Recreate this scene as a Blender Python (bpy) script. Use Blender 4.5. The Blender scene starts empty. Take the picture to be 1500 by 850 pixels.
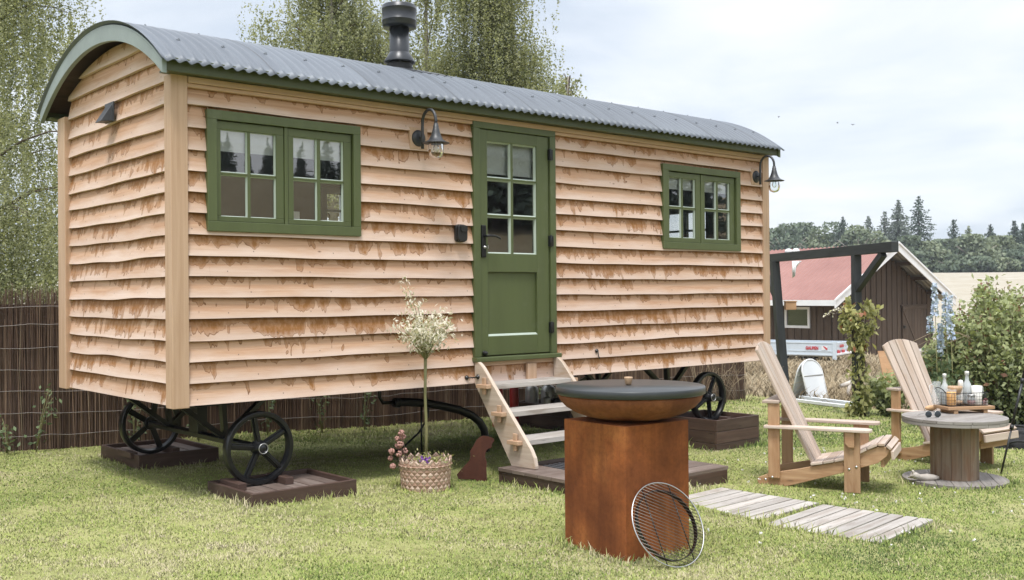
import bpy, math, random
import numpy as np
from mathutils import Vector, Matrix

RNG = np.random.default_rng(7)
random.seed(7)
SC = bpy.context.scene
COL = SC.collection
PI = math.pi
HAZE = 0.0005

# ------------------------------------------------------------------ camera numbers (metres; camera above the origin)
H = 1.35
FPX, PITCH, ROLL = 1515.8, 0.0043, -0.0082
YAW = 0.7151
ZF = 0.6458                      # underside of the hut above the ground datum
P0 = Vector((-2.16876, 6.6, 0.0))
CU = Vector((math.cos(YAW), math.sin(YAW), 0.0))
CV = Vector((-math.sin(YAW), math.cos(YAW), 0.0))
L, W = 6.45, 2.231


def hw(u, v, z=0.0):
    """hut coordinates (z above the ground datum) to world"""
    return P0 + CU * u + CV * v + Vector((0, 0, z))


def sstep(a, b, x):
    t = np.clip((np.asarray(x, float) - a) / (b - a), 0, 1)
    return t * t * (3 - 2 * t)


def gz(x, y):
    """height of the ground"""
    x = np.asarray(x, float); y = np.asarray(y, float)
    z = -0.02 * np.clip(x + y - 4.95, -14, 45)
    z = z + 5.15 * sstep(46, 168, y) + 0.004 * np.clip(y - 168, 0, 400)
    side = np.clip(x - 0.75 * np.clip(y, -30, 400) - 16, 0, 85)
    z = z + 0.158 * side * sstep(0, 14, side)
    near = np.exp(-(x * x + (y - 8) ** 2) / 400.0)
    near = near * (1 - np.exp(-((x - 1.8) ** 2 + (y - 6.65) ** 2) / 1.1))
    z = z + near * (0.010 * np.sin(2.1 * x + 0.7 * y) + 0.008 * np.sin(1.3 * y - 1.9 * x + 1.0) + 0.006 * np.sin(4.3 * x + 1.1) * np.sin(3.7 * y))
    return z


def gzf(x, y):
    return float(gz(x, y))


# ------------------------------------------------------------------ mesh builder
class MB:
    def __init__(self):
        self.V = []; self.F = []; self.UV = []; self.R = []; self.S = []

    def add(self, verts, faces, uvs=None, rnd=None, smooth=False):
        o = len(self.V)
        self.V.extend([tuple(v) for v in verts])
        if rnd is None: rnd = random.random()
        for k, f in enumerate(faces):
            self.F.append(tuple(i + o for i in f))
            if uvs is not None:
                self.UV.append(uvs[k])
            else:
                self.UV.append([(verts[i][0] + verts[i][1], verts[i][2]) for i in f])
            self.R.append(rnd if not isinstance(rnd, (list, tuple)) else rnd[k])
            self.S.append(smooth)
        return self

    def hexa(self, c, ax, ay, az, rnd=None, grain=None):
        """box from centre and three half-axis vectors"""
        c = Vector(c); A = [Vector(ax), Vector(ay), Vector(az)]
        ln = [a.length for a in A]
        g = ln.index(max(ln)) if grain is None else grain
        vs = []; loc = []
        for sx in (-1, 1):
            for sy in (-1, 1):
                for sz in (-1, 1):
                    vs.append(c + A[0] * sx + A[1] * sy + A[2] * sz)
                    loc.append((sx * ln[0], sy * ln[1], sz * ln[2]))
        faces = [(0, 1, 3, 2), (4, 6, 7, 5), (0, 4, 5, 1), (2, 3, 7, 6), (0, 2, 6, 4), (1, 5, 7, 3)]
        nax = [0, 0, 1, 1, 2, 2]
        off = random.random() * 20
        uvs = []
        for f, n in zip(faces, nax):
            oth = [k for k in range(3) if k != n]
            if g in oth:
                other = [k for k in oth if k != g][0]
                uvs.append([(loc[i][g] + off, loc[i][other] + off + 0.37 * n) for i in f])
            else:
                uvs.append([(loc[i][oth[0]] * 0.2 + off, loc[i][oth[1]] + off) for i in f])
        # outward winding whatever the handedness of the axes
        if A[0].cross(A[1]).dot(A[2]) < 0:
            faces = [tuple(reversed(f)) for f in faces]; uvs = [list(reversed(q)) for q in uvs]
        return self.add(vs, faces, uvs, rnd)

    def box(self, x0, x1, y0, y1, z0, z1, rnd=None, grain=None):
        return self.hexa(((x0 + x1) / 2, (y0 + y1) / 2, (z0 + z1) / 2), ((x1 - x0) / 2, 0, 0), (0, (y1 - y0) / 2, 0), (0, 0, (z1 - z0) / 2), rnd, grain)

    def bar(self, p, q, w, t, side=(0, 0, 1), rnd=None):
        """bar from p to q; t is its thickness along `side`, w its width across"""
        p = Vector(p); q = Vector(q); d = q - p; s = Vector(side)
        s = (s - d.normalized() * s.dot(d.normalized())).normalized()
        x = d.normalized().cross(s)
        return self.hexa((p + q) / 2, d / 2, x * (w / 2), s * (t / 2), rnd, 0)

    def prism(self, pts, o, ex, ey, ez, th, rnd=None, smooth_side=False):
        """polygon pts (counter-clockwise in ex,ey) extruded by th along ez"""
        o = Vector(o); ex = Vector(ex); ey = Vector(ey); ez = Vector(ez)
        n = len(pts); off = random.random() * 20
        vs = [o + ex * a + ey * b for a, b in pts] + [o + ex * a + ey * b + ez * th for a, b in pts]
        faces = [tuple(reversed(range(n))), tuple(range(n, 2 * n))]
        uvs = [[(pts[i][0] + off, pts[i][1] + off) for i in reversed(range(n))], [(pts[i][0] + off, pts[i][1] + off) for i in range(n)]]
        for i in range(n):
            j = (i + 1) % n
            faces.append((i, j, j + n, i + n))
            d = math.hypot(pts[j][0] - pts[i][0], pts[j][1] - pts[i][1])
            uvs.append([(off, off), (off + d, off), (off + d, off + th), (off, off + th)])
        if ex.cross(ey).dot(ez) < 0:
            faces = [tuple(reversed(f)) for f in faces]; uvs = [list(reversed(q)) for q in uvs]
        return self.add(vs, faces, uvs, rnd)

    def tube(self, path, r, n=8, caps=True, rnd=None, closed=False, smooth=True):
        P = [Vector(p) for p in path]; m = len(P)
        if not isinstance(r, (list, tuple)): r = [r] * m
        if rnd is None: rnd = random.random()
        T = []
        for i in range(m):
            if closed: t = P[(i + 1) % m] - P[i - 1]
            else: t = P[min(i + 1, m - 1)] - P[max(i - 1, 0)]
            T.append(t.normalized() if t.length > 1e-9 else Vector((0, 0, 1)))
        ref = Vector((0, 0, 1)) if abs(T[0].z) < 0.9 else Vector((1, 0, 0))
        nrm = (ref - T[0] * ref.dot(T[0])).normalized()
        vs = []; ds = 0.0; dist = []
        for i in range(m):
            nrm = nrm - T[i] * nrm.dot(T[i])
            nrm = nrm.normalized() if nrm.length > 1e-6 else T[i].orthogonal().normalized()
            bn = T[i].cross(nrm)
            if i: ds += (P[i] - P[i - 1]).length
            dist.append(ds)
            for k in range(n):
                a = 2 * PI * k / n
                vs.append(P[i] + (nrm * math.cos(a) + bn * math.sin(a)) * r[i])
        faces = []; uvs = []
        segs = m if closed else m - 1
        off = rnd * 13
        for i in range(segs):
            j = (i + 1) % m
            for k in range(n):
                l = (k + 1) % n
                faces.append((i * n + k, i * n + l, j * n + l, j * n + k))
                d0 = dist[i] + off; d1 = (dist[j] if j > i else dist[i] + 0.02) + off
                c = 2 * PI * r[i] / n
                uvs.append([(d0, k * c), (d0, (k + 1) * c), (d1, (k + 1) * c), (d1, k * c)])
        o = len(faces)
        self.add(vs, faces, uvs, rnd, smooth)
        if caps and not closed:
            base = len(self.V) - len(vs)
            self.F.append(tuple(base + k for k in reversed(range(n)))); self.UV.append([(off, off)] * n); self.R.append(rnd); self.S.append(False)
            self.F.append(tuple(base + (m - 1) * n + k for k in range(n))); self.UV.append([(off, off)] * n); self.R.append(rnd); self.S.append(False)
        return self

    def lathe(self, prof, n=24, o=(0, 0, 0), ax=(0, 0, 1), rnd=None, smooth=True, close=True):
        """profile [(r, h)] turned about the axis ax through o"""
        o = Vector(o); ax = Vector(ax).normalized()
        ex = ax.orthogonal().normalized(); ey = ax.cross(ex)
        m = len(prof); vs = []
        if rnd is None: rnd = random.random()
        for r, h in prof:
            for k in range(n):
                a = 2 * PI * k / n
                vs.append(o + ax * h + (ex * math.cos(a) + ey * math.sin(a)) * max(r, 1e-4))
        faces = []; uvs = []; s = 0
        for i in range(m - 1):
            d = math.hypot(prof[i + 1][0] - prof[i][0], prof[i + 1][1] - prof[i][1])
            for k in range(n):
                l = (k + 1) % n
                faces.append((i * n + k, i * n + l, (i + 1) * n + l, (i + 1) * n + k))
                c = 2 * PI * max(prof[i][0], 0.02) / n
                uvs.append([(s, k * c), (s, k * c + c), (s + d, k * c + c), (s + d, k * c)])
            s += d
        self.add(vs, faces, uvs, rnd, smooth)
        if close:
            base = len(self.V) - len(vs)
            for i, rev in ((0, True), (m - 1, False)):
                if prof[i][0] > 0.002:
                    idx = [base + i * n + k for k in range(n)]
                    if rev: idx.reverse()
                    self.F.append(tuple(idx)); self.UV.append([(self.V[q][0], self.V[q][1]) for q in idx]); self.R.append(rnd); self.S.append(False)
        return self

    def ball(self, c, r, n=12, sq=(1, 1, 1), rnd=None):
        vs = []; m = max(4, n // 2)
        c = Vector(c)
        for i in range(m + 1):
            t = PI * i / m
            for k in range(n):
                a = 2 * PI * k / n
                vs.append(c + Vector((r * sq[0] * math.sin(t) * math.cos(a), r * sq[1] * math.sin(t) * math.sin(a), -r * sq[2] * math.cos(t))))
        faces = [(i * n + k, i * n + (k + 1) % n, (i + 1) * n + (k + 1) % n, (i + 1) * n + k) for i in range(m) for k in range(n)]
        return self.add(vs, faces, None, rnd, True)

    def build(self, name, mat, parent=None, bevel=0.0, seg=2):
        me = bpy.data.meshes.new(name)
        me.from_pydata(self.V, [], self.F)
        uv = me.uv_layers.new(name='UVMap')
        flat = [c for q in self.UV for p in q for c in p]
        uv.data.foreach_set('uv', flat)
        at = me.attributes.new('rnd', 'FLOAT', 'FACE')
        at.data.foreach_set('value', self.R)
        me.polygons.foreach_set('use_smooth', self.S)
        me.materials.append(mat)
        me.update()
        o = bpy.data.objects.new(name, me)
        COL.objects.link(o)
        if parent is not None: o.parent = parent
        if bevel > 0:
            b = o.modifiers.new('bevel', 'BEVEL'); b.width = bevel; b.segments = seg; b.limit_method = 'ANGLE'; b.angle_limit = math.radians(50)
        return o


def tag(o, label=None, cat=None, group=None, kind=None):
    if label: o['label'] = label
    if cat: o['category'] = cat
    if group: o['group'] = group
    if kind: o['kind'] = kind
    return o


def thing(name, loc, rz, label, cat, group=None):
    o = bpy.data.objects.new(name, None)
    COL.objects.link(o)
    o.empty_display_size = 0.2
    o.location = loc; o.rotation_euler = (0, 0, rz)
    return tag(o, label, cat, group)


def copy_tree(o, parent=None):
    c = o.copy(); COL.objects.link(c)
    if parent is not None: c.parent = parent
    for ch in list(o.children):
        copy_tree(ch, c)
    return c


def np_mesh(name, verts, nper, mat, rnd, parent=None, faces=None, smooth=False):
    """verts (N, nper, 3): N little faces (or `faces` patterns over nper vertices); rnd per N"""
    N = verts.shape[0]
    me = bpy.data.meshes.new(name)
    me.vertices.add(N * nper)
    me.vertices.foreach_set('co', np.ascontiguousarray(verts, dtype=np.float32).ravel())
    if faces is None: faces = [tuple(range(nper))]
    base = (np.arange(N) * nper)[:, None]
    idx = np.concatenate([base + np.array(f)[None, :] for f in faces], axis=1).astype(np.int32)
    per = [len(f) for f in faces]
    tot = np.tile(np.array(per, np.int32), N)
    start = np.concatenate([[0], np.cumsum(tot)[:-1]]).astype(np.int32)
    me.loops.add(idx.size); me.loops.foreach_set('vertex_index', idx.ravel())
    me.polygons.add(len(tot)); me.polygons.foreach_set('loop_start', start)
    try: me.polygons.foreach_set('loop_total', tot)
    except Exception: pass
    at = me.attributes.new('rnd', 'FLOAT', 'FACE')
    at.data.foreach_set('value', np.repeat(np.asarray(rnd, np.float32), len(faces)))
    me.materials.append(mat)
    me.update(calc_edges=True)
    me.validate()
    o = bpy.data.objects.new(name, me); COL.objects.link(o)
    if parent is not None: o.parent = parent
    return o


# ------------------------------------------------------------------ materials
class NT:
    def __init__(self, name):
        self.m = bpy.data.materials.new(name); self.m.use_nodes = True
        self.t = self.m.node_tree; self.b = self.t.nodes['Principled BSDF']; self.out = self.t.nodes['Material Output']

    def n(self, typ, **kw):
        nd = self.t.nodes.new('ShaderNode' + typ)
        for k, v in kw.items():
            if k.startswith('_'): setattr(nd, k[1:], v)
        return nd

    def set(self, nd, key, v):
        s = nd.inputs[key]
        if isinstance(v, bpy.types.NodeSocket): self.t.links.new(v, s)
        else: s.default_value = v

    def coord(self, kind='Object'): return self.n('TexCoord').outputs[kind]
    def uv(self): return self.n('TexCoord').outputs['UV']

    def attr(self, name='rnd'):
        a = self.n('Attribute'); a.attribute_name = name
        return a.outputs['Fac']

    def mapping(self, vec, scale=(1, 1, 1), loc=(0, 0, 0)):
        m = self.n('Mapping'); self.set(m, 'Vector', vec); self.set(m, 'Scale', scale)
        self.set(m, 'Location', loc)
        return m.outputs[0]

    def noise(self, vec, scale=1.0, detail=4, rough=0.6, dist=0.0):
        n = self.n('TexNoise'); self.set(n, 'Vector', vec); self.set(n, 'Scale', scale); self.set(n, 'Detail', detail)
        self.set(n, 'Roughness', rough); self.set(n, 'Distortion', dist)
        return n.outputs['Fac']

    def math(self, op, a, b=0.0, c=None, clamp=False):
        n = self.n('Math'); n.operation = op; n.use_clamp = clamp
        self.set(n, 0, a); self.set(n, 1, b)
        if c is not None: self.set(n, 2, c)
        return n.outputs[0]

    def ramp(self, fac, stops, interp='LINEAR'):
        n = self.n('ValToRGB'); self.set(n, 'Fac', fac); e = n.color_ramp; e.interpolation = interp
        while len(e.elements) < len(stops): e.elements.new(0.5)
        for el, (p, c) in zip(e.elements, stops):
            el.position = p; el.color = (c[0], c[1], c[2], 1) if not isinstance(c, (int, float)) else (c, c, c, 1)
        return n.outputs['Color']

    def mix(self, fac, a, b, mode='MIX'):
        n = self.n('Mix'); n.data_type = 'RGBA'; n.blend_type = mode
        self.set(n, 0, fac)
        for k, v in ((6, a), (7, b)):
            if not isinstance(v, bpy.types.NodeSocket): v = (v[0], v[1], v[2], 1)
            self.set(n, k, v)
        return n.outputs[2]

    def comb(self, x, y, z=0.0):
        n = self.n('CombineXYZ')
        for k, v in zip('XYZ', (x, y, z)): self.set(n, k, v)
        return n.outputs[0]

    def sep(self, vec):
        n = self.n('SeparateXYZ'); self.set(n, 0, vec)
        return n.outputs

    def bump(self, h, strength=0.3, dist=0.01):
        n = self.n('Bump'); self.set(n, 'Height', h); self.set(n, 'Strength', strength); self.set(n, 'Distance', dist)
        self.t.links.new(n.outputs[0], self.b.inputs['Normal'])

    def done(self, color=None, rough=0.6, metal=0.0, spec=None):
        if color is not None:
            if not isinstance(color, bpy.types.NodeSocket): color = (color[0], color[1], color[2], 1)
            self.set(self.b, 'Base Color', color)
        self.set(self.b, 'Roughness', rough); self.set(self.b, 'Metallic', metal)
        if spec is not None: self.set(self.b, 'Specular IOR Level', spec)
        return self.m


def wood(name, ca, cb, stain=None, gu=1.2, gv=34.0, rough=0.65, stain_amt=0.5, var=0.25, bump=0.25, knots=True):
    """plank wood: grain along u, tone by piece, blotchy weathering"""
    t = NT(name); r = t.attr(); s = t.sep(t.uv())
    vec = t.comb(t.math('MULTIPLY', s[0], gu), t.math('MULTIPLY', s[1], gv), t.math('MULTIPLY', r, 37.0))
    g = t.noise(vec, 1.0, 5, 0.65, 0.6)
    col = t.ramp(g, [(0.3, ca), (0.7, cb)])
    if stain is not None:
        v2 = t.comb(t.math('MULTIPLY', s[0], 2.2), t.math('MULTIPLY', s[1], 9.0), t.math('MULTIPLY', r, 91.0))
        b = t.noise(v2, 1.0, 4, 0.6, 0.8)
        col = t.mix(t.ramp(b, [(0.48, 0.0), (0.66, stain_amt)]), col, stain)
    if knots:
        v3 = t.comb(t.math('MULTIPLY', s[0], 3.0), t.math('MULTIPLY', s[1], 12.0), t.math('MULTIPLY', r, 11.0))
        vo = t.n('TexVoronoi'); t.set(vo, 'Vector', v3); t.set(vo, 'Scale', 1.0)
        k = t.ramp(vo.outputs['Distance'], [(0.03, 0.65), (0.11, 0.0)])
        col = t.mix(k, col, [c * 0.35 for c in ca])
    tone = t.ramp(r, [(0.0, (1 - var,) * 3), (1.0, (1.0,) * 3)])
    col = t.mix(1.0, col, tone, 'MULTIPLY')
    t.bump(g, bump, 0.004)
    return t.done(col, rough)


def paint(name, col, rough=0.45, var=0.12, scale=3.0, bump=0.08, bscale=60.0):
    t = NT(name); c = t.coord()
    n = t.noise(c, scale, 5, 0.6)
    cc = t.ramp(n, [(0.3, [x * (1 - var) for x in col]), (0.7, [min(1, x * (1 + var)) for x in col])])
    t.bump(t.noise(c, bscale, 3, 0.6), bump, 0.002)
    rr = t.ramp(t.noise(c, scale * 2.3, 4), [(0.3, rough * 0.85), (0.7, min(1, rough * 1.15))])
    t.set(t.b, 'Roughness', rr)
    m = t.done(cc, 0.5); t.t.links.new(rr, t.b.inputs['Roughness'])
    return m


def brushed(name, col, rough=0.42):
    t = NT(name); c = t.coord()
    n = t.noise(t.mapping(c, (7, 7, 1.2)), 1.0, 5, 0.65); n2 = t.noise(t.mapping(c, (70, 70, 5)), 1.0, 3, 0.7); n3 = t.noise(c, 5.0, 6, 0.7)
    cc = t.ramp(n, [(0.3, [x * 0.90 for x in col]), (0.7, [x * 1.10 for x in col])])
    cc = t.mix(t.ramp(n3, [(0.58, 0.0), (0.80, 0.16)]), cc, (0.30, 0.30, 0.24))
    t.bump(t.math('ADD', n2, t.math('MULTIPLY', n, 0.5)), 0.16, 0.003)
    return t.done(cc, t.ramp(n3, [(0.3, rough * 0.85), (0.7, rough * 1.25)]))


def metal(name, col, rough=0.45, met=0.0, var=0.2, scale=8.0):
    t = NT(name); c = t.coord(); n = t.noise(c, scale, 5, 0.65)
    cc = t.ramp(n, [(0.3, [x * (1 - var) for x in col]), (0.7, [x * (1 + var) for x in col])])
    t.bump(t.noise(c, 90.0, 3), 0.06, 0.002)
    return t.done(cc, rough, met)


def up_normal(t, k):
    g_ = t.n('NewGeometry'); a_ = t.n('VectorMath'); a_.operation = 'SCALE'; t.set(a_, 0, g_.outputs['Normal']); t.set(a_, 'Scale', 1 - k)
    b_ = t.n('VectorMath'); b_.operation = 'ADD'; t.set(b_, 0, a_.outputs[0]); t.set(b_, 1, (0, 0, k))
    c_ = t.n('VectorMath'); c_.operation = 'NORMALIZE'; t.set(c_, 0, b_.outputs[0])
    return c_.outputs[0]


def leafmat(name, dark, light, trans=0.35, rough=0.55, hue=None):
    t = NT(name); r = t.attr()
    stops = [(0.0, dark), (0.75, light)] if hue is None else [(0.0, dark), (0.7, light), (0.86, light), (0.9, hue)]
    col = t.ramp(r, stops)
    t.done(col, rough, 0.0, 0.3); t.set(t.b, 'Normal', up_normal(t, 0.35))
    tr = t.n('BsdfTranslucent'); t.set(tr, 'Color', t.mix(1.0, col, (1.0, 1.0, 0.6), 'MULTIPLY'))
    mx = t.n('MixShader'); t.set(mx, 0, trans)
    t.t.links.new(t.b.outputs[0], mx.inputs[1]); t.t.links.new(tr.outputs[0], mx.inputs[2])
    t.t.links.new(mx.outputs[0], t.out.inputs[0])
    return t.m


def glassmat(name, tint=(1, 1, 1), ior=1.5, boost=1.0, rough=0.0, base=0.0):
    """thin pane: clear with a Fresnel reflection"""
    t = NT(name); t.t.nodes.remove(t.b)
    f = t.n('Fresnel'); t.set(f, 'IOR', ior)
    fac = t.math('ADD', t.math('MULTIPLY', f.outputs[0], boost), base, clamp=True)
    tr = t.n('BsdfTransparent'); t.set(tr, 'Color', (tint[0], tint[1], tint[2], 1))
    gl = t.n('BsdfGlossy'); t.set(gl, 'Roughness', rough)
    if base > 0:                                    # old glass: slightly wavy mirror image
        bm_ = t.n('Bump'); t.set(bm_, 'Height', t.noise(t.coord(), 4.5, 2, 0.5)); t.set(bm_, 'Strength', 0.25); t.set(bm_, 'Distance', 0.0016); t.t.links.new(bm_.outputs[0], gl.inputs['Normal']); t.set(gl, 'Color', (1, 1, 1, 1))
    mx = t.n('MixShader'); t.set(mx, 0, fac)
    t.t.links.new(tr.outputs[0], mx.inputs[1]); t.t.links.new(gl.outputs[0], mx.inputs[2])
    t.t.links.new(mx.outputs[0], t.out.inputs[0])
    return t.m


M = {}
# cladding: sawn oak boards with run-down tannin stains hanging from the lap above (uv: u metres along, v 0 bottom .. 1 top)
def cladding():
    t = NT('oak_cladding'); r = t.attr(); s = t.sep(t.uv()); u, v = s[0], s[1]
    rz = t.math('MULTIPLY', r, 53.0)
    grain = t.noise(t.comb(t.math('MULTIPLY', u, 1.6), t.math('MULTIPLY', v, 7.0), rz), 1.0, 6, 0.65, 0.9)
    base = t.ramp(grain, [(0.25, (0.445, 0.255, 0.158)), (0.5, (0.56, 0.352, 0.236)), (0.75, (0.64, 0.44, 0.32))])
    fine = t.noise(t.comb(t.math('MULTIPLY', u, 6.0), t.math('MULTIPLY', v, 60.0), rz), 1.0, 3, 0.7)
    base = t.mix(t.ramp(fine, [(0.35, 0.22), (0.6, 0.0)]), base, (0.36, 0.22, 0.135))
    # bleached lower edge
    blo = t.math('SUBTRACT', t.noise(t.comb(t.math('MULTIPLY', u, 2.0), t.math('MULTIPLY', v, 1.2), rz), 1.0, 4), v)
    base = t.mix(t.ramp(blo, [(0.0, 0.0), (0.45, 0.72)]), base, (0.70, 0.575, 0.515))
    # drips: ragged lower edge, dark tide line, paler tan inside
    n1 = t.noise(t.comb(t.math('MULTIPLY', u, 5.5), t.math('MULTIPLY', v, 0.9), rz), 1.0, 2, 0.5, 0.6)
    n3 = t.noise(t.comb(t.math('MULTIPLY', u, 15.0), t.math('MULTIPLY', v, 0.55), rz), 1.0, 2, 0.5, 0.5)
    n2 = t.noise(t.comb(t.math('MULTIPLY', u, 0.9), t.math('MULTIPLY', v, 0.4), t.math('ADD', rz, 7.0)), 1.0, 2, 0.5)
    lvl = t.math('ADD', t.math('ADD', t.math('MULTIPLY', t.math('SUBTRACT', n1, 0.5), 1.35), t.math('MULTIPLY', t.math('SUBTRACT', n3, 0.5), 1.7)), t.math('MULTIPLY', t.math('SUBTRACT', n2, 0.5), 1.7))
    hz = t.math('MULTIPLY', t.math('SUBTRACT', t.sep(t.coord())[2], 0.65), 0.155)   # fewer runs high up under the eave
    thr = t.math('SUBTRACT', t.math('ADD', v, lvl), t.math('ADD', t.math('ADD', 0.36, t.math('SUBTRACT', hz, t.ramp(t.math('MULTIPLY', t.math('SUBTRACT', t.sep(t.coord())[0], 3.2), 1.0), [(0.0, 0.0), (0.2, 0.10)]))), t.math('MULTIPLY', t.math('FRACT', t.math('MULTIPLY', r, 7.31)), 0.30)))
    x1 = t.math('ADD', t.math('MULTIPLY', thr, 1.5), 0.4)
    body = t.ramp(x1, [(0.37, 0.0), (0.42, 0.50), (0.62, 0.62), (0.95, 1.0)])
    edge = t.ramp(x1, [(0.368, 0.0), (0.40, 0.95), (0.445, 0.30), (0.52, 0.0)])
    fm = t.noise(t.comb(t.math('MULTIPLY', u, 30.0), t.math('MULTIPLY', v, 2.6), rz), 1.0, 4, 0.7)
    body = t.math('MULTIPLY', body, t.ramp(fm, [(0.3, 0.45), (0.65, 1.2)]), clamp=True)
    edge = t.math('MULTIPLY', edge, t.ramp(n1, [(0.3, 0.35), (0.6, 1.0)]), clamp=True)
    col = t.mix(body, base, (0.30, 0.138, 0.046))
    col = t.mix(edge, col, (0.145, 0.058, 0.017))
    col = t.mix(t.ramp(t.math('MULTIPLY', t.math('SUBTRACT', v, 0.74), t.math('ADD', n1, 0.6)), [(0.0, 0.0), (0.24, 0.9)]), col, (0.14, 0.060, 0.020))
    # occasional knots and rays
    vo = t.n('TexVoronoi'); t.set(vo, 'Vector', t.comb(t.math('MULTIPLY', u, 2.4), t.math('MULTIPLY', v, 0.9), rz)); t.set(vo, 'Scale', 1.0)
    col = t.mix(t.ramp(vo.outputs['Distance'], [(0.012, 0.8), (0.045, 0.0)]), col, (0.10, 0.045, 0.02))
    nu_ = t.math('MULTIPLY', t.math('SUBTRACT', t.math('FRACT', t.math('DIVIDE', u, 0.62)), 0.5), 0.62); nv_ = t.math('MULTIPLY', t.math('SUBTRACT', v, 0.24), 0.14)
    nail = t.math('SQRT', t.math('ADD', t.math('MULTIPLY', nu_, nu_), t.math('MULTIPLY', nv_, nv_)))
    col = t.mix(t.ramp(t.math('MULTIPLY', nail, 100.0), [(0.30, 0.7), (0.55, 0.0)]), col, (0.10, 0.08, 0.07))
    tone = t.ramp(t.math('FRACT', t.math('MULTIPLY', r, 3.7)), [(0.0, (0.86, 0.83, 0.80)), (1.0, (1.0, 1.0, 1.0))])
    col = t.mix(1.0, col, tone, 'MULTIPLY')
    t.bump(t.math('ADD', grain, t.math('MULTIPLY', fine, 0.5)), 0.35, 0.004)
    return t.done(col, 0.7, 0, 0.25)
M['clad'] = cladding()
M['oak'] = wood('planed_oak', (0.45, 0.285, 0.18), (0.565, 0.385, 0.265), None, 1.2, 30, 0.6, knots=False, var=0.1)
M['oak_grey'] = wood('weathered_oak', (0.44, 0.345, 0.27), (0.58, 0.49, 0.41), (0.36, 0.21, 0.10), 1.3, 26, 0.7, 0.45, 0.12, knots=False)
M['pine'] = wood('larch_chair_wood', (0.36, 0.205, 0.105), (0.53, 0.345, 0.205), (0.24, 0.105, 0.04), 1.0, 30, 0.6, 0.5, 0.18)
M['pine_pale'] = wood('bleached_larch', (0.45, 0.355, 0.29), (0.60, 0.50, 0.43), (0.40, 0.25, 0.15), 1.0, 30, 0.65, 0.45, 0.26)
M['grey_plank'] = wood('silvered_planks', (0.36, 0.325, 0.295), (0.54, 0.505, 0.47), (0.24, 0.19, 0.15), 1.0, 28, 0.8, 0.6, 0.32)
M['spool'] = wood('spool_wood', (0.17, 0.115, 0.075), (0.33, 0.25, 0.18), (0.20, 0.085, 0.035), 1.0, 24, 0.75, 0.65, 0.3)
M['spool_top'] = wood('spool_disc_wood', (0.20, 0.18, 0.165), (0.345, 0.32, 0.30), (0.16, 0.13, 0.11), 1.2, 26, 0.75, 0.55, 0.2)
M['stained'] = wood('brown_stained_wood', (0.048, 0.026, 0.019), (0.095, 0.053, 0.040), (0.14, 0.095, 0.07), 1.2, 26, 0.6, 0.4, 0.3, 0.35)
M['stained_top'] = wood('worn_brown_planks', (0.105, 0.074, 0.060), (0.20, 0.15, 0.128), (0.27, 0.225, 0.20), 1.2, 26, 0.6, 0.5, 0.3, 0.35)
M['barn'] = wood('barn_board', (0.062, 0.040, 0.027), (0.105, 0.072, 0.050), (0.13, 0.097, 0.070), 0.5, 12, 0.8, 0.4, 0.3, 0.2, False)
M['ply'] = wood('plywood', (0.42, 0.235, 0.12), (0.54, 0.33, 0.185), (0.36, 0.20, 0.11), 1.5, 12, 0.7, 0.3, 0.05, 0.1, False)
M['birchwood'] = wood('turned_wood', (0.45, 0.29, 0.17), (0.60, 0.42, 0.27), None, 4, 60, 0.5, knots=False)
M['black_beam'] = wood('black_tarred_beam', (0.016, 0.018, 0.020), (0.040, 0.044, 0.048), (0.06, 0.065, 0.07), 1.2, 24, 0.6, 0.3, 0.2, 0.3, False)
M['green'] = brushed('green_paint', (0.080, 0.099, 0.037))
M['rod'] = metal('dull_grate_rod', (0.20, 0.17, 0.15), 0.4, 0.8)
M['green_edge'] = paint('green_bargeboard_paint', (0.205, 0.245, 0.232), 0.40, 0.15)
M['putty'] = paint('pale_putty_bead', (0.40, 0.46, 0.40), 0.4, 0.06)
M['green_shaded'] = paint('eave_shaded_green', (0.050, 0.062, 0.018), 0.45, 0.10)  # joinery green darkened: the shade under the eave sheet is in this colour
M['black'] = metal('black_iron', (0.007, 0.0075, 0.009), 0.30)
M['lampblack'] = metal('dark_lamp_metal', (0.030, 0.032, 0.036), 0.42)
M['plastic'] = metal('black_plastic', (0.011, 0.011, 0.012), 0.4)
M['flue'] = metal('black_flue_enamel', (0.030, 0.033, 0.039), 0.34, 0.2, 0.1, 3)
M['silver'] = metal('bright_steel', (0.50, 0.50, 0.50), 0.36, 1.0, 0.05)
M['white'] = paint('white_paint', (0.74, 0.75, 0.77), 0.5, 0.05)
M['white_panel'] = paint('white_plastic_panel', (0.70, 0.73, 0.76), 0.35, 0.04)
M['blind'] = paint('blind_cloth', (0.88, 0.88, 0.85), 0.9, 0.04, 2, 0.15, 120)
M['interior'] = paint('interior_boards', (0.12, 0.085, 0.055), 0.7, 0.2)
M['red'] = paint('red_gas_paint', (0.33, 0.018, 0.018), 0.35, 0.08)
M['galv'] = metal('galvanised_cylinder', (0.36, 0.36, 0.34), 0.45, 0.6, 0.1)
M['glass'] = glassmat('window_glass', (0.92, 0.95, 0.95), 1.5, 1.0, 0.0, 0.17)
M['shedglass'] = glassmat('shed_window_glass', (0.5, 0.52, 0.52), 1.45, 1.0)
def milky(name, c, amt):
    t = NT(name); t.done(c, 0.25, 0, 0.5)
    tr = t.n('BsdfTransparent'); mx = t.n('MixShader'); t.set(mx, 0, amt)
    t.t.links.new(tr.outputs[0], mx.inputs[1]); t.t.links.new(t.b.outputs[0], mx.inputs[2]); t.t.links.new(mx.outputs[0], t.out.inputs[0])
    return t.m
M['frosted'] = milky('bottle_glass', (0.72, 0.76, 0.78), 0.55)
M['tumbler'] = milky('tumbler_glass', (0.75, 0.78, 0.80), 0.30)
M['clear'] = glassmat('clear_glass', (0.93, 0.96, 0.96), 1.45, 1.6)
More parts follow.
